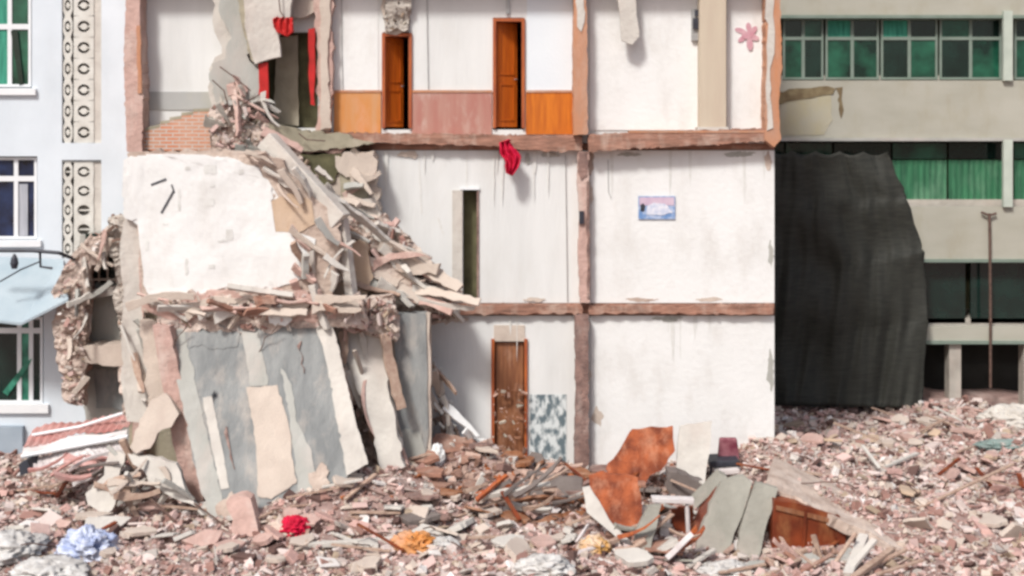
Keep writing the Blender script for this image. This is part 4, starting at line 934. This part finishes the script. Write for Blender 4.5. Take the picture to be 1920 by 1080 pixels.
# bent wires and broken laths lying in the rubble
r = random.Random(55)
for k in range(46):
    x = r.uniform(-8.5, 10); y = r.uniform(-5, -1) if x < 5 else r.uniform(-4.5, 5); a = r.uniform(0, 6.28); L_ = r.uniform(.4, 1.1); p = Vector((x, y, H(x, y)+.10)); pts = []
    for i in range(7):
        pts.append(p.copy()); a += r.gauss(0, .35); p = p+Vector((math.cos(a)*L_/6, math.sin(a)*L_/6, r.uniform(-.03, .07)))
    mb = MB(); mb.tube(pts, .011, 5); tag(mb.build('bent_wire', 'rebar'), 'thin bent rebar wire sticking out of the brick rubble', 'wire', 'bent wires in the rubble')
for k in range(60):
    x = r.uniform(-8.5, 10); y = r.uniform(-5, -1) if x < 5 else r.uniform(-4.5, 6); L_ = r.uniform(.4, 1.0); p = Vector((x, y, H(x, y)+.12)); a = r.uniform(0, 3.14)
    q = p+Vector((math.cos(a)*L_, math.sin(a)*L_, r.uniform(-.08, .3))); mb = MB(); mb.add(*beam(p, q, r.uniform(.04, .09), .025))
    tag(mb.build('broken_lath', r.choice(['timber', 'timber', 'light_concrete', 'cabinet_wood'])), 'short broken lath lying on the brick rubble', 'lath', 'broken laths in the rubble')

# flat plaster and concrete fragments, each lying on its own
def shard(c, rad, th, rot, r):
    n = r.randint(5, 8); pts = []
    for i in range(n):
        a = 2*math.pi*(i+r.uniform(-.3, .3))/n; q = rad*r.uniform(.6, 1.15); pts.append(Vector((math.cos(a)*q*1.3, math.sin(a)*q*.8, 0)))
    out = []
    for i in range(n):
        a, b = pts[i], pts[(i+1) % n]; out.append(a)
        for t in (.33, .66): out.append(a.lerp(b, t+r.uniform(-.1, .1))+Vector((r.uniform(-1, 1), r.uniform(-1, 1), 0))*rad*.07)
    up = rot @ Vector((0, 0, 1)); return MB().prism([rot @ p+c for p in out], up*-th)
SZ = [('left', (-9, -3.8, -5.3, -2.8), 22, ['beige_plaster', 'light_concrete', 'pink_masonry'], 'jagged plaster slab fragment on the left rubble field'),
      ('middle', (-3.8, 1.0, -5.3, -3.0), 26, ['pink_masonry', 'light_concrete', 'dark_masonry', 'beige_plaster'], 'jagged slab fragment on the rubble below the leaning wall'),
      ('heap', (-1.6, 2.4, -3.6, -.7), 34, ['dark_masonry', 'grey_board', 'slab_edge', 'brown_door', 'beige_plaster'], 'dark brownish board fragment on the heap before the lower door'),
      ('wreck', (1.5, 5.2, -5.2, -2.4), 34, ['light_concrete', 'pink_masonry', 'slab_edge', 'pale_grey_plaster', 'door_frame'], 'broken board fragment wedged among the rusty panels and grey slabs'),
      ('right', (5.0, 11.5, -4.6, 6.8), 60, ['beige_plaster', 'pink_masonry', 'pink_masonry', 'tan_render'], 'jagged pinkish slab fragment on the right rubble field')]
for gi, (g, reg, n, ms, lab) in enumerate(SZ):
    r = random.Random(300+gi)
    for k in range(n):
        x = r.uniform(reg[0], reg[1]); y = r.uniform(reg[2], reg[3]); rad = r.uniform(.12, .30) if g != 'heap' and g != 'wreck' else r.uniform(.15, .36)
        if g == 'right' and y > 5: rad *= .7
        if g == 'wreck' and (x > 3.6 and y > -4.4 or 2.4 < x < 3.2): continue
        rot = Matrix.Rotation(r.uniform(0, 6.28), 3, 'Z') @ Matrix.Rotation(r.gauss(0, .38)+.1, 3, 'X')
        mb = shard(Vector((x, y, H(x, y)+.12+rad*.1)), rad, r.uniform(.03, .09), rot, r)
        tag(mb.build('slab_fragment', r.choice(ms), bevel=.008), lab, 'slab fragment', 'slab fragments: '+g+' part of the rubble')

# timbers heaped right of the cabinet
for k, (a, b, m_, t) in enumerate([((1590, 1078), (1640, 1012), 'light_concrete', .10), ((1622, 1074), (1700, 1030), 'timber', .07), ((1560, 1070), (1604, 1000), 'timber', .06), ((1640, 1085), (1730, 1050), 'timber', .06), ((1500, 1080), (1560, 1040), 'slab_edge', .07), ((1480, 1040), (1450, 985), 'timber', .06), ((1530, 1070), (1490, 1030), 'timber', .05)]):
    g = gpt(a[0], a[1], .05); h = P(b[0], b[1], g.y+.35)
    mb = MB(); mb.add(*beam(g, h, t, t*.5)); tag(mb.build('plank', m_, bevel=.005), 'short broken timber in the heap around the brown cabinet', 'plank', 'broken timbers around the brown cabinet')
# cables left on the bare walls
for pts in ([(800, -40), (801, 60), (803, 168)], [(1140, 300), (1141, 360), (1146, 372)], [(1060, 290), (1062, 420), (1064, 566)], [(640, -40), (641, 100), (643, 168)]):
    mb = MB(); mb.tube([P(a, b, -.03) for a, b in pts], .007, 5); mb.build('cable', 'metal_grey', cb)

# thin hanging wires, lath ends and cracks on the leaning wall
def crackline(pts, o=.03, w=1.6):
    out = [(a-w/2+rnd.uniform(-.6, .6), b) for a, b in pts]+[(a+w/2+rnd.uniform(-.6, .6), b) for a, b in reversed(pts)]
    slab('crack', out, lambda a, b: leanY(a, b)-o, 'dark_masonry', cb, d=.02, amp=0)
for x, y0, y1, dr in ((560, 640, 700, 12), (420, 800, 880, 18)):
    n = 7; crackline([(x+dr*i/n+rnd.uniform(-5, 5), y0+(y1-y0)*i/n) for i in range(n+1)], w=1.0)
for (c, rr) in (((430, 950), 26), ((600, 895), 24)):
    pts = [(c[0]+math.cos(2*math.pi*k/9)*rr*rnd.uniform(.5, 1.2), c[1]+math.sin(2*math.pi*k/9)*rr*rnd.uniform(.5, 1.3)) for k in range(9)]
    slab('bare_brick_patch', pts, lambda a, b: leanY(a, b)-.032, 'torn_render', cb, d=.025, amp=3, step=5)
rw = random.Random(77)
for (x, y, Y) in ((300, 600, -2.3), (350, 612, -2.4), (520, 610, -2.4), (640, 560, -2.0), (700, 560, -1.4), (760, 520, -1.2), (820, 560, -.9), (120, 620, .4), (150, 560, .4), (560, 285, -.8), (480, 205, -.8), (650, 420, -1.8)):
    p = P(x, y, Y); pts = [p.copy()]; vx = rw.uniform(-.08, .08)
    for i in range(6): p = p+Vector((vx+rw.uniform(-.05, .05), rw.uniform(-.03, .03), -rw.uniform(.05, .13))); pts.append(p.copy())
    mb = MB(); mb.tube(pts, .009, 5); mb.build('bent_rebar', 'rebar', ax if x < 200 else cb)

# more of the tangle round the collapsed corner
def loose_strips(args, label, grp, cat='plank', name='broken_strip'):
    for o in strips(*args, None, *[]) if False else strips(*args): tag(o, label, cat, grp)
loose_strips(([(160, 850), (250, 850), (345, 900), (350, 960), (220, 960)], -3.4, -2.7, 16, .3, .9, 40, 40, ['light_concrete', 'beige_plaster', 'pale_grey_plaster', 'timber'], None, 61, .05, .16, 'broken_strip'),
    'pale broken strip in the tangle below the pointed beige slab', 'broken strips below the pointed slab')
loose_strips(([(60, 850), (230, 850), (250, 900), (80, 900)], -2.9, -2.4, 10, .5, 1.2, -12, 12, ['sheet_white', 'timber', 'sheet_red', 'grey_board', 'light_concrete'], None, 62, .04, .12, 'broken_strip'),
    'flattened strip lying under the fallen roof sheets', 'broken strips under the fallen roof')
loose_strips(([(880, 900), (1090, 890), (1100, 1000), (860, 1000)], -3.3, -2.2, 26, .4, 1.2, -18, 22, ['grey_board', 'timber', 'dark_masonry', 'door_frame', 'brown_door', 'light_concrete'], None, 63, .04, .13, 'broken_strip'),
    'dark splintered timber on the heap before the lower brown door', 'splintered timbers on the dark heap')
loose_strips(([(1080, 980), (1300, 1000), (1300, 1060), (1080, 1050)], -4.9, -4.2, 14, .3, .8, -25, 30, ['grey_slab', 'timber', 'rust_board', 'sheet_white', 'door_frame'], None, 64, .03, .09, 'broken_strip'),
    'thin splintered board in front of the white table', 'splintered boards before the white table')
loose_strips(([(1460, 1010), (1600, 1040), (1680, 1060), (1460, 1075)], -4.9, -4.3, 12, .3, .8, 50, 18, ['timber', 'pink_masonry', 'light_concrete', 'slab_edge'], None, 65, .04, .09, 'broken_strip'),
    'pinkish splintered timber in front of the brown cabinet', 'splintered timbers before the cabinet')
strips([(560, 430), (650, 430), (650, 590), (560, 590)], YF-.3, YF-.05, 16, .3, .9, 60, 35, PALE, cb, 66, .05, .2)
strips([(440, 290), (540, 296), (600, 380), (560, 400)], YF-.2, YF-.05, 8, .3, .7, 40, 20, ['beige_plaster', 'light_concrete', 'torn_render'], cb, 67, .05, .16)
strips([(690, 400), (760, 440), (840, 540), (720, 560)], -1.25, -.9, 14, .5, 1.3, 25, 12, ['torn_render', 'beige_plaster', 'pink_masonry', 'light_concrete'], cb, 68, .14, .34)
tag(slab('void_shade_slab', [(1252, 884), (1290, 893), (1322, 908), (1322, 930), (1290, 938), (1256, 926)], gy(1290, 935), 'grey_board', None, d=.35, amp=3, step=8), 'dark slab added to fill the shaded void behind the white table', 'shade_slab')  # dark slab added to colour in the shaded hollow behind the table
tag(slab('broken_board', [(1258, 955), (1300, 950), (1302, 1030), (1262, 1034)], gy(1280, 1030)+.3, 'cabinet_wood', None, d=.06, amp=3, step=8), 'dark reddish board behind the white table legs', 'board')
# plaster losses, drips and repairs on the bare walls
rr = random.Random(88)
spots = [(1106, 300, 8, 30), (1107, 360, 6, 22), (1440, 300, 8, 22), (700, 560, 22, 8), (1000, 562, 26, 5), (1200, 562, 30, 5), (1330, 561, 24, 5), (1100, 700, 8, 30), (1120, 780, 12, 20), (1250, 598, 36, 5), (820, 560, 20, 7), (770, 290, 24, 7), (1030, 290, 20, 6),
         (900, 860, 24, 10), (990, 300, 6, 12), (1180, 290, 24, 5), (1390, 290, 30, 6), (1445, 700, 7, 40), (1445, 480, 6, 30), (860, 600, 30, 5)]
for (x, y, a, b) in spots:
    pts = [(x+math.cos(2*math.pi*k/11)*a*rr.uniform(.5, 1.2), y+math.sin(2*math.pi*k/11)*b*rr.uniform(.5, 1.2)) for k in range(11)]
    slab('lost_plaster', pts, -.026, rr.choice(['torn_render', 'beige_plaster', 'pale_grey_plaster']), cb, d=.005, amp=1.5, step=4)
for k in range(26):
    x = rr.choice([rr.uniform(710, 1070), rr.uniform(1112, 1440)]); y = 283 if rr.random() < .6 else 593; L_ = rr.uniform(20, 110); w = rr.uniform(1.2, 4)
    if 840 < x < 905 and L_ > 60: continue
    slab('drip_stain', [(x-w, y), (x+w, y), (x+w*.5, y+L_*.7), (x, y+L_), (x-w*.6, y+L_*.6)], -.0245-.0001*k, 'smudge', cb, d=.003, amp=.5, step=9)
